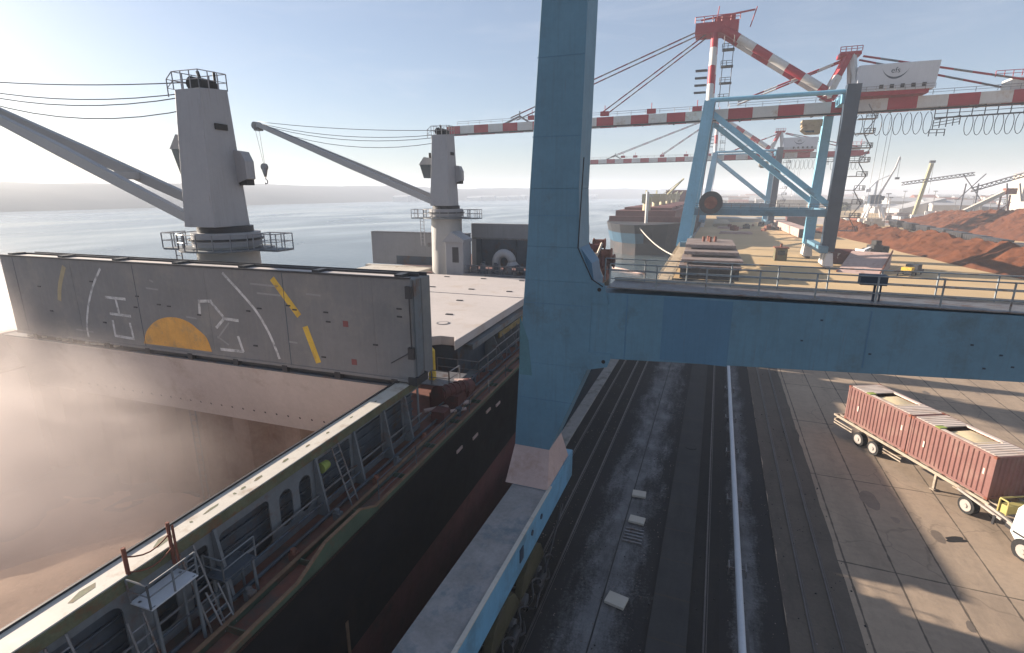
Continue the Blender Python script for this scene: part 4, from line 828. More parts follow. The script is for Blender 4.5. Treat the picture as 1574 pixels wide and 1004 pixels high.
q=MB(); q.beam(T(10.9,.2,1.2),T(12.5,.2,.85),.14,.2); q.beam(T(10.9,2.2,1.2),T(12.5,2.2,.85),.14,.2); q.beam(T(9.4,-.05,1.25),T(12.0,-.05,.95),.08,.12); q.beam(T(12.5,.1,.85),T(12.5,2.3,.85),.2,.2); q.build('drawbar',M['hub'],TR,True)
q=MB(); q.box(T(11.6,.15,1.2),T(12.0,1.9,1.7)); q.beam(T(11.6,.1,1.2),T(11.6,.1,2.0),.08); q.beam(T(12.05,.1,1.2),T(12.05,.1,2.0),.08); q.beam(T(11.6,.1,2.0),T(12.05,.1,2.0),.08); q.beam(T(11.6,.1,2.0),T(11.6,1.9,2.0),.08); q.build('fuel_box',M['yellowframe'],TR,True,bevel=.03)
q=MB(); 
pro=[(13.2,.75),(12.85,1.1),(12.95,2.5),(13.25,3.0),(14.8,3.05),(15.3,2.1),(15.5,.75)]
q.prism([T(s_+.25,-.85,z) for s_,z in pro],(2.5,0,0)); cb_=q.build('cab',M['cabwhite'],TR,True,bevel=.05)
q=MB(); q.prism([T(s_+.25,-.875,z) for s_,z in ((13.6,1.8),(13.7,2.6),(14.6,2.65),(15.0,1.85))],(.01,0,0)); q.build('side_window',M['glass'],cb_,True)
q=MB(); q.tube(T(13.95,-.86,.5),T(13.95,-.78,.5),.62,24); q.build('wheel_arch',M['black'],cb_,True)
q=MB(); q.prism([T(s_+.25,-.862,z) for s_,z in ((12.99,1.15),(13.0,1.25),(15.3,1.25),(15.3,1.15))],(.01,0,0)); q.build('trim_strip',M['darksteel'],cb_,True)
q=MB(); q.cb(T(12.3,-.9,1.2),(.08,.12,.5)); q.cb(T(12.3,1.2,.7),(2.0,.5,.3)); q.build('mud_guard',M['darksteel'],TR,True)
r9=random.Random(9)
for k_ in range(26):
    x,y,rad=r9.uniform(8.5,24),r9.uniform(24,58),r9.uniform(.15,.8); V=[]
    for k in range(18):
        t=2*math.pi*k/18; r=rad*(1+.6*noise.noise(Vector((math.cos(t)*1.3,math.sin(t)*1.3,x+y)))); V.append((x+r*.8*math.cos(t),y+r*1.6*math.sin(t),.004))
    q=MB(); q.add(V,[tuple(range(18))]); o=q.build('paving_stain',M['stain_a'] if k_%2 else M['stain_b']); tag(o,kind='structure')
for x,y,a,lb in ((13.4,31.2,.4,'dark oil stain on the sunny concrete in front of the truck cab'),(15.9,27.6,.2,'dark stain on the concrete at the right edge below the truck')):
    V=[]; 
    for k in range(16):
        t=2*math.pi*k/16; r=.5*(1+.5*noise.noise(Vector((math.cos(t)*1.5,math.sin(t)*1.5,x)))); V.append((x+r*1.2*math.cos(t)*math.cos(a)-r*.5*math.sin(t)*math.sin(a),y+r*1.2*math.cos(t)*math.sin(a)+r*.5*math.sin(t)*math.cos(a),.004))
    q=MB(); q.add(V,[tuple(range(16))]); o=q.build('oil_stain',M['black']); tag(o,kind='structure')

# ================= ship-to-shore gantry crane =================
def sts():
    Y=150
    t=thing('gantry_crane','tall ship to shore gantry crane with red and white boom and white machinery house','gantry crane',(-8,Y,0),0,'ship to shore gantry cranes on the quay')
    YB=161; YF=172
    RW=[M['red'],M['white']]
    def b(m,n,mat,p=None,**k): return m.build(n,mat,p or t,**k)
    for y,mt in ((Y,'lightblue'),(YF,'lightblue')):
        q=MB(); q.beam((-8.6,y,4.0),(-4.6,y,40.5),3.0,2.6,(0,1,0),w2=2.6,h2=2.2); b(q,'leg',M[mt])
    q=MB(); q.beam((25.9,Y,4.0),(26.4,Y,42.3),2.9,2.6,(0,1,0)); b(q,'leg',M['bluedark'],label='dark blue rear leg')  # near rear leg, darker blue than the other legs
    q=MB(); q.beam((24.6,YF,4.0),(25.4,YF,40),2.6,2.4,(0,1,0),w2=2.2); b(q,'leg',M['lightblue'])
    for y in (Y,YF):
        q=MB(); q.beam((-7.5,y,13.2),(25.5,y,13.2),1.8,1.7); b(q,'portal_tie_beam',M['blue'])
        q=MB(); q.beam((-4.8,y,38.3),(25.6,y,14.5),1.3,1.3); b(q,'diagonal_brace',M['lightblue'])
        q=MB(); q.tube((-4.6,y,40.7),(26,y,40.9),.55,10); b(q,'upper_tie',M['lightblue'])
    for x in (-7.3,25.2):
        q=MB(); q.beam((x,Y,13.2),(x,YF,13.2),1.8,1.8); q.beam((x-.6,Y-4,4.6),(x-.6,YF+4,4.6),1.8,1.6); b(q,'sill_beam',M['blue'])
        q=MB(); q.beam((x+3 if x<0 else x,Y,39.4),(x+3 if x<0 else x,YF,39.4),1.6,2.0); b(q,'cross_girder',M['lightblue'])
    for x,y in ((-8,Y),(-8,YF),(26,Y),(24.6,YF)):
        for dy in (-3,0,3):
            q=MB(); q.hexa([(x-1,y+dy-1.3,.7),(x+1,y+dy-1.3,.7),(x+1,y+dy+1.3,.7),(x-1,y+dy+1.3,.7)],[(x-.7,y+dy-.5,3.8),(x+.7,y+dy-.5,3.8),(x+.7,y+dy+.5,3.8),(x-.7,y+dy+.5,3.8)]); a=b(q,'bogie',M['white'])
            w=MB(); w.tube((x-.5,y+dy-.7,.5),(x+.5,y+dy-.7,.5),.5,12); w.tube((x-.5,y+dy+.7,.5),(x+.5,y+dy+.7,.5),.5,12); b(w,'wheel',M['darksteel'],a)
    # boom, striped along its length
    for s_ in (-1,1):
        q=MB(); q.stripe((-84,YB+s_*2.6,37.5),(-6,YB+s_*2.6,38.2),1,16,box=(.9,2.3),start=0); q.stripe((-6,YB+s_*2.6,38.2),(65,YB+s_*2.6,39.2),1,12,box=(1.0,2.6),start=1); b(q,'boom_girder',RW)
    q=MB()
    for k in range(18): x=-83+k*8.6; q.beam((x,YB-2.6,37.0+max(0,x)*.015),(x,YB+2.6,37.0+max(0,x)*.015),.4,.5)
    q.beam((-84,YB-2.6,36.1),(65,YB-2.6,37.5),.5,.35); b(q,'boom_underframe',M['darksteel'])
    q=MB(); q.rail([(-80,YB-3.2,38.8),(-6,YB-3.2,39.5)],1.1,.05,4,(.5,),4); q.rail([(0,YB-3.3,39.6),(64,YB-3.3,40.6)],1.1,.05,4,(.5,),4); b(q,'boom_railing',M['steel'])
    q=MB(); q.beam((-66,YB,38.6),(-60,YB,41),.5); q.beam((-60,YB,41),(-56,YB,38.6),.5); q.beam((-60,YB,41),(-60,YB,42.5),.3); b(q,'stay_bracket',M['steel'])
    for x in (-55,-48,-33,-20,-8): 
        q=MB(); q.cb((x,YB-2.8,40),(2.4,1,1.2)); q.tube((x,YB-2.8,40.5),(x,YB-2.8,42.2),.1,6); b(q,'boom_fitting',M['red'])
    # mast and apex
    q=MB(); 
    for y in (Y+5,YF-5): q.stripe((-4.9,y-(2 if y<160 else -2),40.5),(-5.2,YB+(-2 if y<160 else 2),59),.85,4,10,1)
    b(q,'apex_mast',RW)
    q=MB(); q.cb((-4.8,YB,59.5),(10.5,6,2.6)); q.cb((-3,YB,61.5),(5,4,1.4)); q.cb((-8,YB,60.9),(1.6,4,.4)); q.beam((-9,YB,62.2),(4,YB,63.4),.35); q.tube((3.2,YB,59.5),(4.4,YB,64),.15,6); q.tube((-5,YB-2,61),(-4.6,YB-2,64.5),.12,6); b(q,'apex_head',M['red'])
    q=MB(); q.rail([(-10.2,YB-3,60.8),(.6,YB-3,60.8)],1.4,.1,2,(.5,),4); b(q,'apex_railing',M['red'])
    q=MB()
    for z in range(42,58,4): q.rail([(-3,YB-4,z),(-.3,YB-4,z),(-.3,YB-1,z)],1.1,.07,1.4,(.5,),4); q.box((-3,YB-4,z-.12),(0,YB-1,z))
    for x in (-2.6,-.3): q.tube((x,YB-4,40),(x,YB-4,57),.1,5)
    b(q,'mast_stair',M['darksteel'])
    q=MB()
    for z in (44,45.8,47.6,49.4): q.box((-9.2,YB-3,z),(-6.2,YB-1,z+.25))
    b(q,'cable_guide',M['darksteel'])
    for s_ in (-1,1):
        q=MB(); q.stripe((-3.2,YB+s_*2.6,59),(24.5,YB+s_*2.6,41),1.0,7,10,0); b(q,'back_stay',RW)
        q=MB(); q.stripe((-6.5,YB+s_*1.8,60.2),(-62,YB+s_*2.6,40.3),.19,16,6,0); b(q,'fore_stay',[M['staydark'],M['steel']])
        q=MB(); q.stripe((-6,YB+s_*1.8,59.2),(-34,YB+s_*2.6,40.3),.19,12,6,1); b(q,'fore_stay',[M['staydark'],M['steel']])
        q=MB(); q.stripe((26,YB+s_*1.2,50),(2,YB+s_*2.6,41.2),.22,8,6,0); b(q,'inner_stay',RW)
        q=MB(); q.stripe((29,YB+s_*2,50),(62,YB+s_*2.6,42.2 if s_<0 else 41),.24,9,6,0); b(q,'rear_stay',[M['red'],M['steel']])
        q=MB(); q.beam((22.3,YB+s_*3.4,41),(26,YB+s_*2,50.5),1.3,1.3,mi=0); q.beam((22.3,YB+s_*3.4,41),(24.2,YB+s_*2.7,45.8),1.5,1.5,mi=1); q.beam((28.4,YB+s_*3.4,41),(27,YB+s_*2,50.5),.9,.9,mi=1); b(q,'rear_frame',RW)
    q=MB(); q.cb((26.3,YB,50.8),(4.5,5,.8)); q.rail([(24,YB-2.5,51.2),(28.6,YB-2.5,51.2)],1.1,.08,1.2,(.5,),4); b(q,'rear_frame_head',M['red'])
    # machinery house
    q=MB(); q.hexa([(28,YB-5.5,41.4),(43.5,YB-5.5,41.4),(43.5,YB+5.5,41.4),(28,YB+5.5,41.4)],[(28,YB-5.5,47.3),(43.9,YB-5.5,47.3),(43.9,YB+5.5,47.3),(28,YB+5.5,47.3)]); mh=b(q,'machinery_house',M['greywhite'],bevel=.08)
    q=MB()
    P=[(35.4+3.1*math.sin(R(a)),47.9-3.6*math.cos(R(a))) for a in range(-62,63,6)]
    V=[]
    for i,(x,z) in enumerate(P):
        th=.42*math.cos(math.pi*(i/(len(P)-1)-.5))+.02; V+=[(x,YB-5.53,z),(x,YB-5.53,z-th)]
    q.add(V,[(2*i,2*i+1,2*i+3,2*i+2) for i in range(len(P)-1)])
    b(q,'logo_arc',M['bluedark'],mh)
    cu=bpy.data.curves.new('logo_letters','FONT'); cu.body='efs'; cu.size=1.7; cu.align_x='CENTER'; cu.extrude=.01
    to=bpy.data.objects.new('tmp',cu); S.collection.objects.link(to); dg=bpy.context.evaluated_depsgraph_get(); me=bpy.data.meshes.new_from_object(to.evaluated_get(dg)); bpy.data.objects.remove(to)
    me.transform(Matrix.Translation(Vector((35.4,YB-5.54,45.2))-wloc(mh))@Matrix.Rotation(R(90),4,'X')); me.materials.clear(); me.materials.append(M['bluedark'])
    lo=bpy.data.objects.new('logo_letters',me); S.collection.objects.link(lo); lo.parent=mh
    for k in range(5):
        q=MB(); q.cb((33+k*2.1,YB-5.55,42.3),(.8,.1,.9)); b(q,'vent_window',M['black'],mh)
    q=MB(); q.box((28.5,YB-5.2,40.5),(42.6,YB+5.2,41.4)); b(q,'house_base',M['red'])
    q=MB(); q.rail([(28,YB-6.4,41.2),(43.4,YB-6.4,41.2)],1.1,.05,2,(.5,),4); b(q,'house_railing',M['steel'])
    # tail end
    q=MB(); q.cb((61,YB,41.6),(5,5,3.0)); b(q,'tail_house',M['white'],bevel=.1)
    q=MB(); q.rail([(55,YB-3.4,43.2),(66,YB-3.4,43.2)],1.3,.07,1.5,(.5,),4); q.beam((63,YB,38.5),(68,YB,39.5),1,1.4); q.tube((64,YB,43),(64,YB,46),.12,6); b(q,'tail_platform',M['red'])
    q=MB(); q.rail([(45,YB-3.8,35.0),(66,YB-3.8,35.6)],2.0,.09,2.4,(.5,),4); q.beam((45,YB-3.8,35),(66,YB-3.8,35.6),.4,.3); q.rail([(45,YB-3.8,32.6),(50,YB-3.8,33.4)],2,.09,1.4,(.33,.66),4); q.rail([(44.5,YB-3.8,31),(47.5,YB-3.8,31)],1.5,.09,1.2,(.5,),4); b(q,'trolley_platform',M['darksteel'])
    # trolley and cabin
    q=MB(); q.cb((20,YB-1,35.2),(4.6,3.6,1.6)); q.prism([(18,YB-3,34.4),(22,YB-3,34.4),(22,YB-3,32.6),(18.8,YB-3,32.6),(17.6,YB-3,33.6)],(0,3,0)); a=b(q,'operator_cabin',M['tan'],bevel=.05)
    q=MB(); q.prism([(18.2,YB-3.03,33.4),(20.6,YB-3.03,33.4),(20.6,YB-3.03,32.9),(18.9,YB-3.03,32.9)],(0,.02,0)); b(q,'window',M['glass'],a)
    # festoon
    def loops(x0,x1,n,z,d):
        w=(x1-x0)/n
        for k in range(n):
            q=MB(); q.path([Vector((x0+w*(k+.5)+w*.42*math.sin(s_)*(1 if True else 1),YB-3.4,z-d*(math.cos(s_)+1)/2)) for s_ in [math.pi*(-1+2*j/12)*.93 for j in range(13)]],.075,5); b(q,'festoon_loop',M['darksteel'])
    loops(29,45,8,36.6,5.0); loops(51,64,7,35.6,4.6)
    for x in (35.5,37.2,38.0): 
        q=MB(); q.tube((x,YB,36),(x-.5,YB,10),.04,4); b(q,'hoist_rope',M['steel'])
    # cable reel, access stairs
    q=MB(); q.tube((-2.2,Y-1.6,15.6),(-2.2,Y-2.6,15.6),2.9,28); q.tube((-2.2,Y-2.62,15.6),(-2.2,Y-2.75,15.6),1.6,20,mi=1); b(q,'cable_reel',[M['darksteel'],M['rust']])
    for k in range(9):
        z=9+k*3.2; x=29.2 if k%2 else 29.2; xx=27.8+(z-4)*.015
        q=MB(); q.box((xx,Y-1.2,z),(xx+3.6,Y+1.2,z+.15)); q.rail([(xx+1.4,Y-1.2,z),(xx+3.6,Y-1.2,z),(xx+3.6,Y+1.2,z)],1.1,.07,1.2,(.5,),4); a_,b_2=((xx+1.5,Y-1,z),(xx+3.4,Y-1,z+3.2)) if k%2 else ((xx+3.4,Y-1,z),(xx+1.5,Y-1,z+3.2)); q.beam(a_,b_2,.5,.12); b(q,'stair_landing',M['steel'])
    q=MB(); q.beam((-5.3,Y-1.2,8),(-3.3,Y-1.2,40),.2,.2); b(q,'cable_tray',M['steel'])
    q=MB(); q.box((-7,Y-1.15,14.2),(25,Y-1.0,15.3)); 
    q=MB(); q.rail([(-6,Y-1,14.3),(25,Y-1,14.3)],1.1,.06,2.2,(.5,),4); b(q,'tie_beam_railing',M['steel'])
    return t
ST=sts()
S2=copy_tree(ST); S2.location=(-8,312,-1.5); S2['label']='distant hazy gantry crane with its boom out, seen beyond the nearer crane legs'

# hopper base, ramp and other gear by the rear leg
t=thing('rail_hopper','dark hopper with two pale openings at the foot of the dark crane leg','hopper',(30.5,160,0),.1)
q=MB(); q.tube((-3.2,0,2.0),(3.2,-1,1.8),2.0,20); q.cb((0,0,1.2),(7.5,4.4,2.0)); q.build('hopper_body',M['boot'],t,True,bevel=.1)
q=MB(); q.cb((-.6,-2.3,2.2),(.6,.1,1.3),rz=.1); q.cb((.7,-2.3,2.0),(.6,.1,1.3),rz=.1); q.build('opening',M['white'],t,True)
t=thing('loading_ramp','pale pink sloping steel ramp on the quay beyond the beam railing','ramp',(34,148,0),-.35)
q=MB(); q.prism([(-4.2,-9,0),(-4.2,9,0),(-4.2,9,3.6),(-4.2,7.5,3.6)],(8.4,0,0)); q.build('ramp_deck',M['pink'],t,True)
q=MB(); q.box((-4.3,-9,.1),(-4.1,9,.5)); q.beam((4.3,-9,.5),(4.3,8,4.2),.2,.6); q.build('ramp_side',M['rust'],t,True)
t=thing('equipment_skid','dark skid with a yellow end standing right of the pink ramp','skid',(41.5,142,0),-.6)
q=MB(); q.cb((0,0,1.0),(3,7,.5)); q.cb((0,1.8,1.7),(2.4,2.4,1.2)); 
for dx in (-1.2,1.2):
    for dy in (-3,0,3): q.beam((dx,dy,0),(dx,dy,1),.25)
q.build('skid_frame',M['darksteel'],t,True); q=MB(); q.cb((.3,-2.4,1.6),(2,1.6,.8)); q.build('engine_cover',M['yellow'],t,True)
t=thing('wheel_loader','dark wheel loader parked on the sunlit quay below the ore ridge','wheel loader',(44.5,186,0),.5)
q=MB(); q.cb((0,0,2.2),(3,3.0,1.6)); q.cb((2.6,0,1.9),(2.6,2.6,1.4)); q.cb((.4,0,3.5),(1.9,2.0,1.6)); q.build('body',M['black'],t,True,bevel=.15)
for x in (-1.9,2.3):
    for y in (-1.4,1.4): q=MB(); q.tube((x,y-.4,1),(x,y+.4,1),1.0,16); q.build('wheel',M['black'],t,True)
q=MB(); q.beam((-1.4,.0,2.2),(-3.8,0,1.2),1.0,.5); q.prism([(-3.6,-1.8,.2),(-5.0,-1.8,.2),(-4.8,-1.8,1.8),(-3.6,-1.8,1.4)],(0,3.6,0)); q.build('bucket',M['greywhite'],t,True)
q=MB(); q.box((-.2,-1.01,3.1),(1.1,1.01,4.0)); q.build('cab_window',M['glass'],t,True)
t=thing('guard_booth','small dark brown booth standing alone on the sunlit quay','booth',(16.8,161,0),.05)
q=MB(); q.box((-1.5,-1.5,0),(1.5,1.5,3.4)); q.build('wall',M['olive'],t,True); q=MB(); q.box((-1.8,-1.8,3.4),(1.8,1.8,3.7)); q.tube((0,0,3.7),(0,0,4.6),.3,8); q.build('roof',M['rust'],t,True); q=MB(); q.box((-.9,-1.54,1.6),(.9,-1.5,2.8)); q.build('window',M['glass'],t,True)
# stacked steel pontoons beside the front leg
t=thing('steel_hatch_stack','stack of rusty grey steel cover panels on black trestles by the quay edge','steel panel stack',(-1,125,0),.03)
for k,(z,w,d,dx,dy) in enumerate(((2.6,12.5,14,0,0),(3.7,12.5,13,.3,1),(4.9,11.5,16,.2,8),(6.0,11.0,18,0,14))):
    q=MB(); q.cb((dx,dy,z),(w,d,.7)); 
    for i in range(7): q.cb((dx-w/2+.8+i*(w-1.6)/6,dy-d/2-.05,z),(.2,.1,.9))
    q.build('steel_panel',M['slabs'],t,True,bevel=.04)
for x in (-5.5,-1.8,1.8,5.5):
    q=MB(); q.cb((x,-5.5,1.1),(.5,.5,2.2)); q.cb((x,5.5,1.1),(.5,.5,2.2)); q.cb((x,0,2.1),(.4,12,.3)); q.build('trestle',M['darksteel'],t,True)
q=MB(); q.box((-6,-6,.0),(6,6,.2)); q.box((-6,-5,.2),(6,5,2.0)); q.build('stored_block',M['black'],t,True)
q=MB()
for x,y in ((-1.5,14),(0,13),(1.2,15),(-.4,16)): q.tube((x,y,6.35),(x,y,7.6),.35,8)
q.build('lifting_lug',M['rust'],t,True)
t=thing('gangway_stair','tan steel gangway slanting up beside the front crane leg','gangway',(-9.0,112,0),0)
q=MB(); q.beam((-.3,-2,.4),(1.3,32,4.2),2.6,.3); q.build('gangway_deck',M['tan'],t,True)
q=MB(); q.rail([(-1.5,-2,.6),(.1,32,4.4)],1.1,.06,2.2,(.5,),4); q.rail([(1.0,-2,.6),(2.6,32,4.4)],1.1,.06,2.2,(.5,),4); q.build('railing',M['tan'],t,True)
q=MB(); q.beam((-1,-1.5,0),(-1,-1.5,.5),.4); q.beam((1,30,0),(1,30,4),.4); q.build('support',M['steel'],t,True)
t=thing('steel_box_girder','long tan box girder lying on the quay left of the rear crane leg','girder',(32.5,285,0),0)
q=MB(); q.beam((-1.5,42,2),(1.5,-40,2),5.5,3.4); q.build('girder_body',M['pink'],t,True,bevel=.1)
q=MB(); q.cb((1.6,-40.6,2),(5.6,.4,3.5)); q.build('end_cap',M['darksteel'],t,True)
for i,(x,y,w,d,h_,mt,lb) in enumerate([(22,372,46,6,2.4,'wallwhite','long low pale shed roof line far along the quay'),(2,345,9,60,1.6,'tan','long tan timber stack along the quay edge beyond the front leg'),(43,338,14,8,5,'boot','dark red steel block behind the rear crane leg'),(8,262,14,5,1.0,'pink','low pinkish plate pile on the open quay'),(6,300,12,5,.9,'pink','low pinkish plate pile farther along the open quay')]):
    q=MB(); 
    if i in (1,3,4):
        for k in range(4): q.cb((x+rnd.uniform(-.3,.3),y,h_*(k+.5)/4),(w-.3*k,d-.4*k,h_/4-.03),rz=rnd.uniform(-.01,.01))
    else:
        q.cb((x,y,h_/2),(w,d,h_)); q.prism([(x-w/2-.3,y-d/2-.4,h_),(x-w/2-.3,y+d/2+.4,h_),(x-w/2-.3,y,h_+d*.16)],(w+.6,0,0))
    o=q.build(['storage_shed','timber_stack','steel_block','plate_pile','plate_pile'][i],M[mt]); tag(o,lb,['shed','timber stack','steel block','plate pile','plate pile'][i])
rr=random.Random(5)
for k in range(14):
    x,y=rr.uniform(4,34),rr.uniform(285,345); q=MB(); w=rr.uniform(1,2.6); q.cb((x,y,w*.4),(w,w*1.5,w*.8),rz=rr.random()*3); q.cb((x,y,w*.9),(w*.6,w*.7,w*.3),rz=rr.random()*3); o=q.build('cargo_crate',M['rust'] if k%2 else M['darksteel']); tag(o,'%s crate on the far quay beyond the gantry, %s'%(('large ' if w>1.8 else 'small ')+('rusty' if k%2 else 'dark'),'nearer the water' if x<14 else 'mid quay' if x<25 else 'by the rear leg'),'crate','crates scattered on the far quay')

# ================= ore piles =================
orem=bpy.data.materials.new('iron_ore'); orem.use_nodes=True
M['ore']=pm('rust_orange_ore',(.095,.034,.016),.95,var=.4,scale=.25,dirt=(.04,.016,.010),dirt_amt=.3,bump=.8,bscale=.8,spec=.1,world=True)
def pile(name,label,pts,wid,h,seed,nx=150,ny=34,rough_=.18):
    """heap following a centre line"""
    P=[Vector(p) for p in pts]; L=[0]
    for a,b in zip(P,P[1:]): L.append(L[-1]+(b-a).length)
    q=MB();V=[]
    for i in range(nx+1):
        s=L[-1]*i/nx; k=max(j for j in range(len(L)-1) if L[j]<=s+1e-6); t=(s-L[k])/(L[k+1]-L[k]); c=P[k].lerp(P[k+1],t); d=(P[k+1]-P[k]).normalized(); nn_=Vector((-d.y,d.x))
        ww=wid(i/nx); hh=h(i/nx)
        for j in range(ny+1):
            u=-1+2*j/ny; p=c+nn_*(u*ww*(1+.12*noise.noise(Vector((s*.06,seed,u)))))
            f=max(0,1-abs(u))**.9
            z=hh*f*(1+.25*noise.noise(Vector((p.x*.07,p.y*.07,seed))))+min(f*3,1)*hh*rough_*(noise.fractal(Vector((p.x*.22,p.y*.22,seed)),1,2,4))
            V.append((p.x,p.y,max(-.05,z)-.02))
    q.add(V,[(i*(ny+1)+j,(i+1)*(ny+1)+j,(i+1)*(ny+1)+j+1,i*(ny+1)+j+1) for i in range(nx) for j in range(ny)],0,False)
    o=q.build(name,M['ore']); tag(o,label,'ore pile'); return o
sm=lambda t,a=.06,b=.06: min(1,t/a if a else 1)*min(1,(1-t)/b if b else 1)
pile('ore_pile','long low rust orange ore ridge running toward the dark crane leg',[(52,300),(60,250),(65.5,200),(69,165),(74,130)],lambda t:10.5,lambda t:5.6*sm(t)**.5,1.3,260,46,.2)
pile('ore_pile','large rust orange ore mound behind the row of wagons at right',[(116,410),(122,340),(126,285),(130,225)],lambda t:19,lambda t:10*sm(t,.25,.1)**.6*(1-.18*math.sin(t*6)),4.2,170,60,.13)
for i,(x,y) in enumerate([(90.4,345),(89.4,318),(88.6,294),(87.6,272),(86.8,252),(86.2,234),(85.6,218),(84.8,196)]):
    if i==0:
        w0=thing('rail_wagon','dark open rail wagon in the row beside the ore ridge','rail wagon',(x,y,0),R(3),'dark open wagons in a row behind the ore ridge')
        q=MB(); q.hexa([(-1.4,-6,1.2),(1.4,-6,1.2),(1.4,6,1.2),(-1.4,6,1.2)],[(-1.7,-6.6,3.6),(1.7,-6.6,3.6),(1.7,6.6,3.6),(-1.7,6.6,3.6)])
        for k in range(7): q.cb((-1.62,-5.4+k*1.8,2.4),(.12,.2,2.3)); q.cb((1.62,-5.4+k*1.8,2.4),(.12,.2,2.3))
        q.build('wagon_body',M['darksteel'],w0,True)
        q=MB(); 
        for yy in (-4.6,-3,3,4.6): q.tube((-.9,yy,.55),(.9,yy,.55),.5,12)
        q.cb((0,0,1.05),(2.4,13,.3)); q.build('wagon_bogie',M['black'],w0,True)
    else: w=copy_tree(w0); w.location=(x,y,0)
    (w0 if i==0 else w)['label']='dark open rail wagon behind the ore ridge, %s of the row'%['farthest','second farthest','third farthest','fourth farthest','fourth nearest','third nearest','second nearest','nearest'][i]
strip('yard_road',93,104,120,420,.008,ground_mat('dusty_yard_road',(.48,.36,.26),(.42,.31,.22),(.3,.2,.14),crack=False),1.5,31,6)
def pad(n,a,b,c,d,m): return plane(n,[(a,b),(c,b),(c,d),(a,d)],.010,m)
pad('yard_paving',45,360,420,460,ground_mat('grey_yard',(.34,.30,.28),(.42,.37,.33),(.2,.17,.15),scale=.04,crack=False))

# ================= second ship, mooring rope =================
t=thing('moored_ship','dark hulled cargo ship with blue bow and yellow cranes moored beyond the gantry','cargo ship',(-26,185,0),0)
def hull2(z0,z1,flare0,flare1,mat,name,xs=0):
    q=MB(); 
    base=[(0,0)]+[(a,b) for a,b in ((5,3),(9,9),(12,18),(14,32),(15,50),(15,230))]
    L=[(-a,b) for a,b in reversed(base[1:])]
    full=L+base
    def f(p,k): return (p[0]*(1+k*.12 if p[1]<45 else 1),p[1]-k*max(0,1-p[1]/30)*5)
    k_=len(full); V=[(*f(p,flare0),z0) for p in full]+[(*f(p,flare1),z1) for p in full]
    q.add(V,[(i,(i+1)%k_,k_+(i+1)%k_,k_+i) for i in range(k_)]+[tuple(range(k_,2*k_))]); return q.build(name,mat,t,True)
hull2(-3.5,1.0,0,.1,M['ship2'],'boot_topping'); hull2(1.0,7.6,.1,1.0,M['ship2'],'hull')
q=MB()
def hp(x,y,z):
    k=.1+.9*(z-1)/6.6; return (x*(1+k*.12)*1.012,y-k*max(0,1-y/30)*5-.08,z)
bp=[(-12,18),(-9,9),(-5,3),(0,0),(2.5,1.5)]
V=[hp(x,y,z) for x,y in bp for z in (1.0,4.6)]; q.add(V,[(2*i,2*i+2,2*i+3,2*i+1) for i in range(len(bp)-1)]); q.build('blue_bow_patch',M['bowblue'],t,True)
q=MB(); q.box((-11,20,7.6),(11,190,11.6)); q.box((-13,18,7.6),(13,22,9.5)); q.box((-9,195,7.6),(9,215,20)); q.build('superstructure',M['ship2red'],t,True)
for k in range(6): 
    q=MB(); q.box((-9,28+k*27,11.6),(9,48+k*27,12.6)); q.build('hatch_cover',M['ship2red'],t,True)
q=MB(); q.tube((2,9,7.6),(2,9,18.5),.55,8); q.tube((2,9,17),(4,9,17),.2,6); q.build('foremast',M['white'],t,True)
for k in range(6):
    y=24+k*30; q=MB(); q.tube((0,y,7.6),(0,y,15),1.7,12,1.4); q.cb((0,y,16),(3.4,3.4,3.4)); a=q.build('deck_crane',M['craneyellow'],t,True); q=MB(); e=(8,y+14,25) if k==2 else (-3+k,y+20,19); q.beam((0,y,15),e,1,1,w2=.6,h2=.6); q.tube((0,y,17.6),e,.15,5); q.build('jib',M['craneyellow'],a,True)
q=MB(); a=Vector((-25,183,7.0)); b2=Vector((-9.4,150,1.0)); q.path([a.lerp(b2,i/12)+Vector((0,0,-1.4*4*(i/12)*(1-i/12))) for i in range(13)],.18,6); o=q.build('mooring_rope',M['rope']); tag(o,'pale mooring rope sagging from the moored ship bow to the quay','rope')
q=MB(); q.tube((-9.3,150,.16),(-9.3,150,.9),.35,12); q.tube((-9.3,150,.9),(-9.3,150,1.1),.55,12); o=q.build('mooring_bollard',M['darksteel']); tag(o,'dark bollard holding the pale mooring rope at the quay edge','bollard')
# pale boom float beyond our ship's bow
q=MB(); q.path([Vector((-27+i*1.6,150-i*1.5,-2.8)) for i in range(7)],.35,8); o=q.build('floating_boom',M['pink']); tag(o,'pale floating boom on the water below the moored ship bow','floating boom')

# ================= background port =================
def lattice(mb,p,q_,w,n,r=.18,mi=0):
    p=Vector(p);q_=Vector(q_);d=(q_-p).normalized();u=Vector((0,0,1)) if abs(d.z)<.95 else Vector((0,1,0));a=d.cross(u).normalized()*w/2;b=a.normalized().cross(d)*w/2
    cs=[a+b,a-b,-a-b,-a+b]
    for c in cs: mb.tube(p+c,q_+c,r,4,mi=mi)
    for i in range(n):
        A=p.lerp(q_,i/n);B=p.lerp(q_,(i+1)/n)
        for k in range(4): mb.tube(A+cs[k],B+cs[(k+1)%4],r*.7,4,mi=mi)
t=thing('harbour_crane','white portal slewing harbour crane standing far off behind the ore ridge','harbour crane',(108,470,0),0)
q=MB(); 
for dx in (-6,6):
    for dy in (-5,5): q.beam((dx,dy,0),(dx*.5,dy*.5,9),1.1,1.1)
q.cb((0,0,9.5),(8,8,1.4)); q.build('portal',M['greywhite'],t,True)
q=MB(); q.cb((-1,0,13.5),(7,6,6.5)); q.cb((3.4,-2,14.5),(2.4,2.4,3)); q.build('machinery_cab',M['bluedark'],t,True)
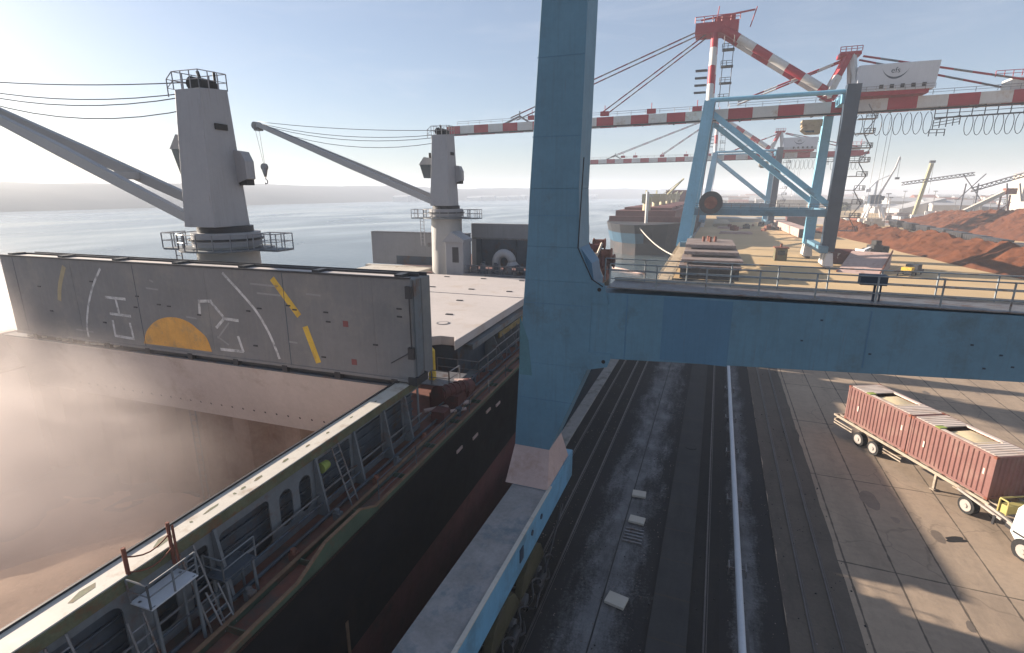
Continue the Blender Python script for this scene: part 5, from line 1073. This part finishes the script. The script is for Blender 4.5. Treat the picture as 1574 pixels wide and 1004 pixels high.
q=MB(); q.beam((-1,0,16),(-1,0,27),1.2,1.2); q.beam((-1,0,27),(-6,0,20),.8,.8); q.cb((-6,0,20),(3,3,2.4)); q.build('counterweight_frame',M['greywhite'],t,True)
q=MB(); q.beam((1,0,15),(9,0,36),1.5,1.5,w2=1.0,h2=1.0); q.beam((9,0,36),(10.5,0,43.5),1.0,1.0); q.beam((-1,0,27),(7,0,31),.5,.5); q.build('jib',M['white'],t,True)
q=MB(); q.tube((11,0,43),(11,0,29),.14,5); q.cb((11,0,28.5),(2.4,2,1.6)); q.build('grab',M['darksteel'],t,True)
t=thing('mobile_harbour_crane','pale yellow telescopic crane boom raised behind the wagons','mobile crane',(132,455,0),0)
q=MB(); q.cb((2,0,2),(14,4,2.4)); q.cb((6,0,4.5),(5,4,2.6)); q.build('carrier',M['white'],t,True,bevel=.2)
for x in (-4,-1,5,8):
    q=MB(); q.tube((x,-2.2,.9),(x,2.2,.9),.9,12); q.build('wheel',M['black'],t,True)
q=MB(); lattice(q,(-3,0,3),(1.8,0,38),1.7,16,.3); q.beam((-3,0,3),(1.8,0,38),.9,.9); q.build('boom',M['craneyellow'],t,True); q=MB(); q.cb((2,0,39),(3,2.4,1.6)); q.tube((3,0,38),(3.2,0,18),.1,4); q.build('boom_head',M['darksteel'],t,True)
t=thing('inclined_conveyor','pale inclined conveyor gallery rising over the ore mound','conveyor',(125,386,0),0)
q=MB(); q.beam((-2,0,1),(27,0,19.5),3.2,2.0,(0,0,1)); q.build('gallery',M['wallbeige'],t,True)
q=MB(); q.beam((12,0,0),(12,0,9),.6); q.build('trestle_leg',M['rust'],t,True)
q=MB(); q.cb((27.5,0,19),(5,4,3.4)); q.beam((24,0,0),(24,0,17),.7); q.beam((29,0,0),(28,0,17),.7); q.beam((24,0,8),(29,0,13),.4); q.build('drive_tower',M['rust'],t,True)
t=thing('stacker_conveyor','long grey lattice stacker conveyor far behind the white conveyor gallery','conveyor',(150,430,0),0)
q=MB(); lattice(q,(-38,0,24),(0,0,30),1.8,18,.25); lattice(q,(0,0,20),(36,0,33),2.2,16,.3); q.cb((37,0,33),(4,3,2)); q.build('lattice_boom',M['steel'],t,True)
q=MB(); 
for x in (-4,4,22,30): q.beam((x,0,0),(x*.8,0,24),.7)
q.beam((-6,0,14),(6,0,30),.5); q.beam((6,0,14),(-6,0,30),.5); q.build('tower_frame',M['steel'],t,True)
t=thing('storage_silo','beige block silo at the right edge with a conveyor head over it','silo',(190,440,0),0)
q=MB(); q.box((-13,-8,12),(14,8,30)); 
for x in (-12,0,12): q.box((x-1,-8,0),(x+1,8,12))
q.build('silo_wall',M['wallbeige'],t,True); q=MB(); q.prism([(-13.5,-8.5,30),(14.5,-8.5,30),(14.5,-8.5,31.5),(.5,-8.5,35)],(0,17,0)); q.build('roof',M['roofgrey'],t,True)
t=thing('workshop_building','white workshop building with a dark door above the ore mound at right','building',(150,330,0),-.05)
q=MB(); q.box((-9,-6,0),(16,8,16.2)); q.box((-14,-5,0),(-9,6,14)); q.build('wall',M['wallwhite'],t,True); q=MB(); q.box((-1.5,-6.05,9.5),(1.2,-6.0,14.5)); q.build('door',M['darksteel'],t,True); q=MB(); q.box((-9.4,-6.4,16.2),(16.4,8.4,16.7)); q.build('roof',M['roofgrey'],t,True)
t=thing('barrel_roof_warehouse','dark gabled warehouse with a pale curved roof behind the yellow crane','warehouse',(158,545,0),0)
q=MB(); P=[(-16+ i*2.2,5+9*(i/14)**1.6+1.4*math.sin(i/14*math.pi)) for i in range(15)]
q.prism([(-16,-6,0)]+[(x,-6,z) for x,z in P[:1]]+[(x,-6,z) for x,z in P[1:]]+[(14.8,-6,0)],(0,40,0)); q.build('wall',M['roofgrey'],t,True)
q=MB(); q.box((3,-6.1,0),(14.7,-6.02,10)); q.build('dark_side',M['coamdark'],t,True)
rr=random.Random(11)
labs=['white','beige','grey']
k=0
for i in range(150):
    y=rr.uniform(520,1900); u=rr.uniform(-.02,.62)      # spread inland
    x=y*u*1.0+rr.uniform(0,60)
    if x<30 and y<800: continue
    w,d,h_=rr.uniform(10,42),rr.uniform(10,30),rr.uniform(4,13); mt=rr.choice(['wallwhite','wallbeige','roofgrey','wallwhite','slabs'])
    q=MB(); q.box((x-w/2,y-d/2,0),(x+w/2,y+d/2,h_)); q.prism([(x-w/2-.4,y-d/2-.4,h_),(x-w/2-.4,y+d/2+.4,h_),(x-w/2-.4,y,h_+d*.14)],(w+.8,0,0),1)
    o=q.build('port_building',[M[mt],M['roofgrey'] if k%3 else M['rust']]); tag(o,'%s %s port building, %s roof, %s'%('long' if w>30 else 'mid sized' if w>20 else 'small',{'wallwhite':'white','wallbeige':'beige','roofgrey':'grey','slabs':'brownish'}[mt],'grey' if k%3 else 'rusty',('behind the gantry legs' if x/y<.14 else 'near the white harbour crane' if x/y<.22 else 'behind the yellow crane boom' if x/y<.30 else 'behind the conveyors' if x/y<.40 else 'at the far right')+(' near the horizon' if y>1300 else ' in the middle distance' if y>850 else ' close behind the ore')),'building','low buildings in the hazy distance'); k+=1
for i in range(34):
    y=rr.uniform(345,520); x=y*rr.uniform(.19,.44); kk=i%3; a=rr.uniform(-.6,.6)
    if kk==0:
        t=thing('yard_truck','%s truck parked in the yard behind the ore piles, %s'%(['white','rusty','grey'][(i//3)%3],'left of the yellow crane' if x/y<.29 else 'right of the yellow crane'),'truck',(x,y,0),a,'trucks parked in the yard behind the ore')
        q=MB(); q.cb((0,1.5,2.1),(2.5,7,2.2)); q.build('cargo_box',M[['wallwhite','rust','roofgrey'][(i//3)%3]],t,True,bevel=.05)
        q=MB(); q.cb((0,-3.4,1.8),(2.4,1.9,2.2)); q.build('cab',M['wallwhite'],t,True,bevel=.25)
        for yy in (-3.2,2.6,4.1): q=MB(); q.tube((-1.25,yy,.5),(1.25,yy,.5),.5,10); q.build('wheel',M['black'],t,True)
    elif kk==1:
        q=MB(); n_=rr.randint(2,4)
        for j in range(n_): q.cb((x+rr.uniform(-.5,.5),y,.8+1.5*j),(rr.uniform(7,12),3,1.35),rz=a)
        o=q.build('material_stack',M[['pink','slabs','wallbeige'][(i//3)%3]]); tag(o,'%s material stack %s layers high in the yard, %s'%(['pinkish','brown grey','beige'][(i//3)%3],['two','three','four'][n_-2],'left of the yellow crane' if x/y<.29 else 'right of the yellow crane'),'material stack','material stacks in the yard behind the ore')
    else:
        t=thing('yard_lamp_post','thin grey floodlight mast in the yard, %s'%('left of the yellow crane' if x/y<.29 else 'right of the yellow crane'),'lamp post',(x,y,0),0,'floodlight masts in the yard')
        q=MB(); q.tube((0,0,0),(0,0,rr.uniform(12,20)),.28,6,.15); q.build('pole',M['steel'],t,True); 
        hh=max(v[2] for v in q.v); q=MB(); q.cb((0,0,hh),(2.6,.5,.5)); q.build('lamp_head',M['roofgrey'],t,True)
# far shore houses on the other bank
for i in range(40):
    y=rr.uniform(1150,1900); x=-790+(y-1250)*.49+rr.uniform(10,80) if y>1250 else -790+rr.uniform(10,60); w=rr.uniform(14,46); h_=rr.uniform(5,11)
    q=MB(); q.box((x-w/2,y-8,-2),(x+w/2,y+8,h_)); q.prism([(x-w/2,y-8.4,h_),(x-w/2,y+8.4,h_),(x-w/2,y,h_+3)],(w,0,0),1); o=q.build('shore_building',[M['wallwhite'],M['roofgrey']]); tag(o,'%s pale building on the opposite shore, %s'%('long' if w>34 else 'mid sized' if w>24 else 'small',['left of the forward deck crane','right of the forward deck crane','behind the blue portal leg','right of the blue portal leg'][min(3,int((y-1150)/190))]),'building','pale buildings on the opposite shore')
# scattered stockyard trees
def tree(x,y,h_,seed):
    r2=random.Random(seed); t=thing('bare_tree','dull roadside tree among the distant yard buildings','tree',(x,y,0),r2.random()*6,'trees among the distant yards')
    q=MB(); q.tube((0,0,0),(0,0,h_*.5),.35,6,.2)
    for k in range(5): a=r2.random()*6.3; q.tube((0,0,h_*.35),(math.cos(a)*h_*.3,math.sin(a)*h_*.3,h_*.8),.15,4,.05)
    q.build('trunk',M['bark'],t,True)
    q=MB()
    for k in range(260):
        a=r2.random()*6.3; rr_=h_*.42*r2.random()**.5; z=h_*(.35+.6*r2.random()); s=h_*.05*(1+r2.random()); c=Vector((math.cos(a)*rr_,math.sin(a)*rr_,z)); d1=Vector((r2.uniform(-1,1),r2.uniform(-1,1),r2.uniform(-1,1))).normalized()*s; d2=d1.orthogonal().normalized()*s
        q.add([c-d1,c+d2,c+d1,c-d2],[(0,1,2,3)])
    q.build('crown',M['leaf'],t,True); return t
for i in range(46):
    y=rr.uniform(480,1300); x=y*rr.uniform(.12,.6)+20; tree(x,y,rr.uniform(7,13),i)

# ================= haze =================
hz=MB(); hz.box((-4600,-650,-8),(3300,6300,72)); HZ=hz.build('haze',None) if False else None
hm=bpy.data.materials.new('sea_haze'); hm.use_nodes=True; hn=hm.node_tree.nodes; hn.remove(hn['Principled BSDF']); hv=hn.new('ShaderNodeVolumePrincipled'); hv.inputs['Color'].default_value=(.78,.86,1,1); hv.inputs['Density'].default_value=.00042; hv.inputs['Anisotropy'].default_value=.05
hm.node_tree.links.new(hv.outputs[0],hn['Material Output'].inputs['Volume'])
o=hz.build('haze',hm); tag(o,'thin pale haze over the estuary and port','haze',kind='stuff')
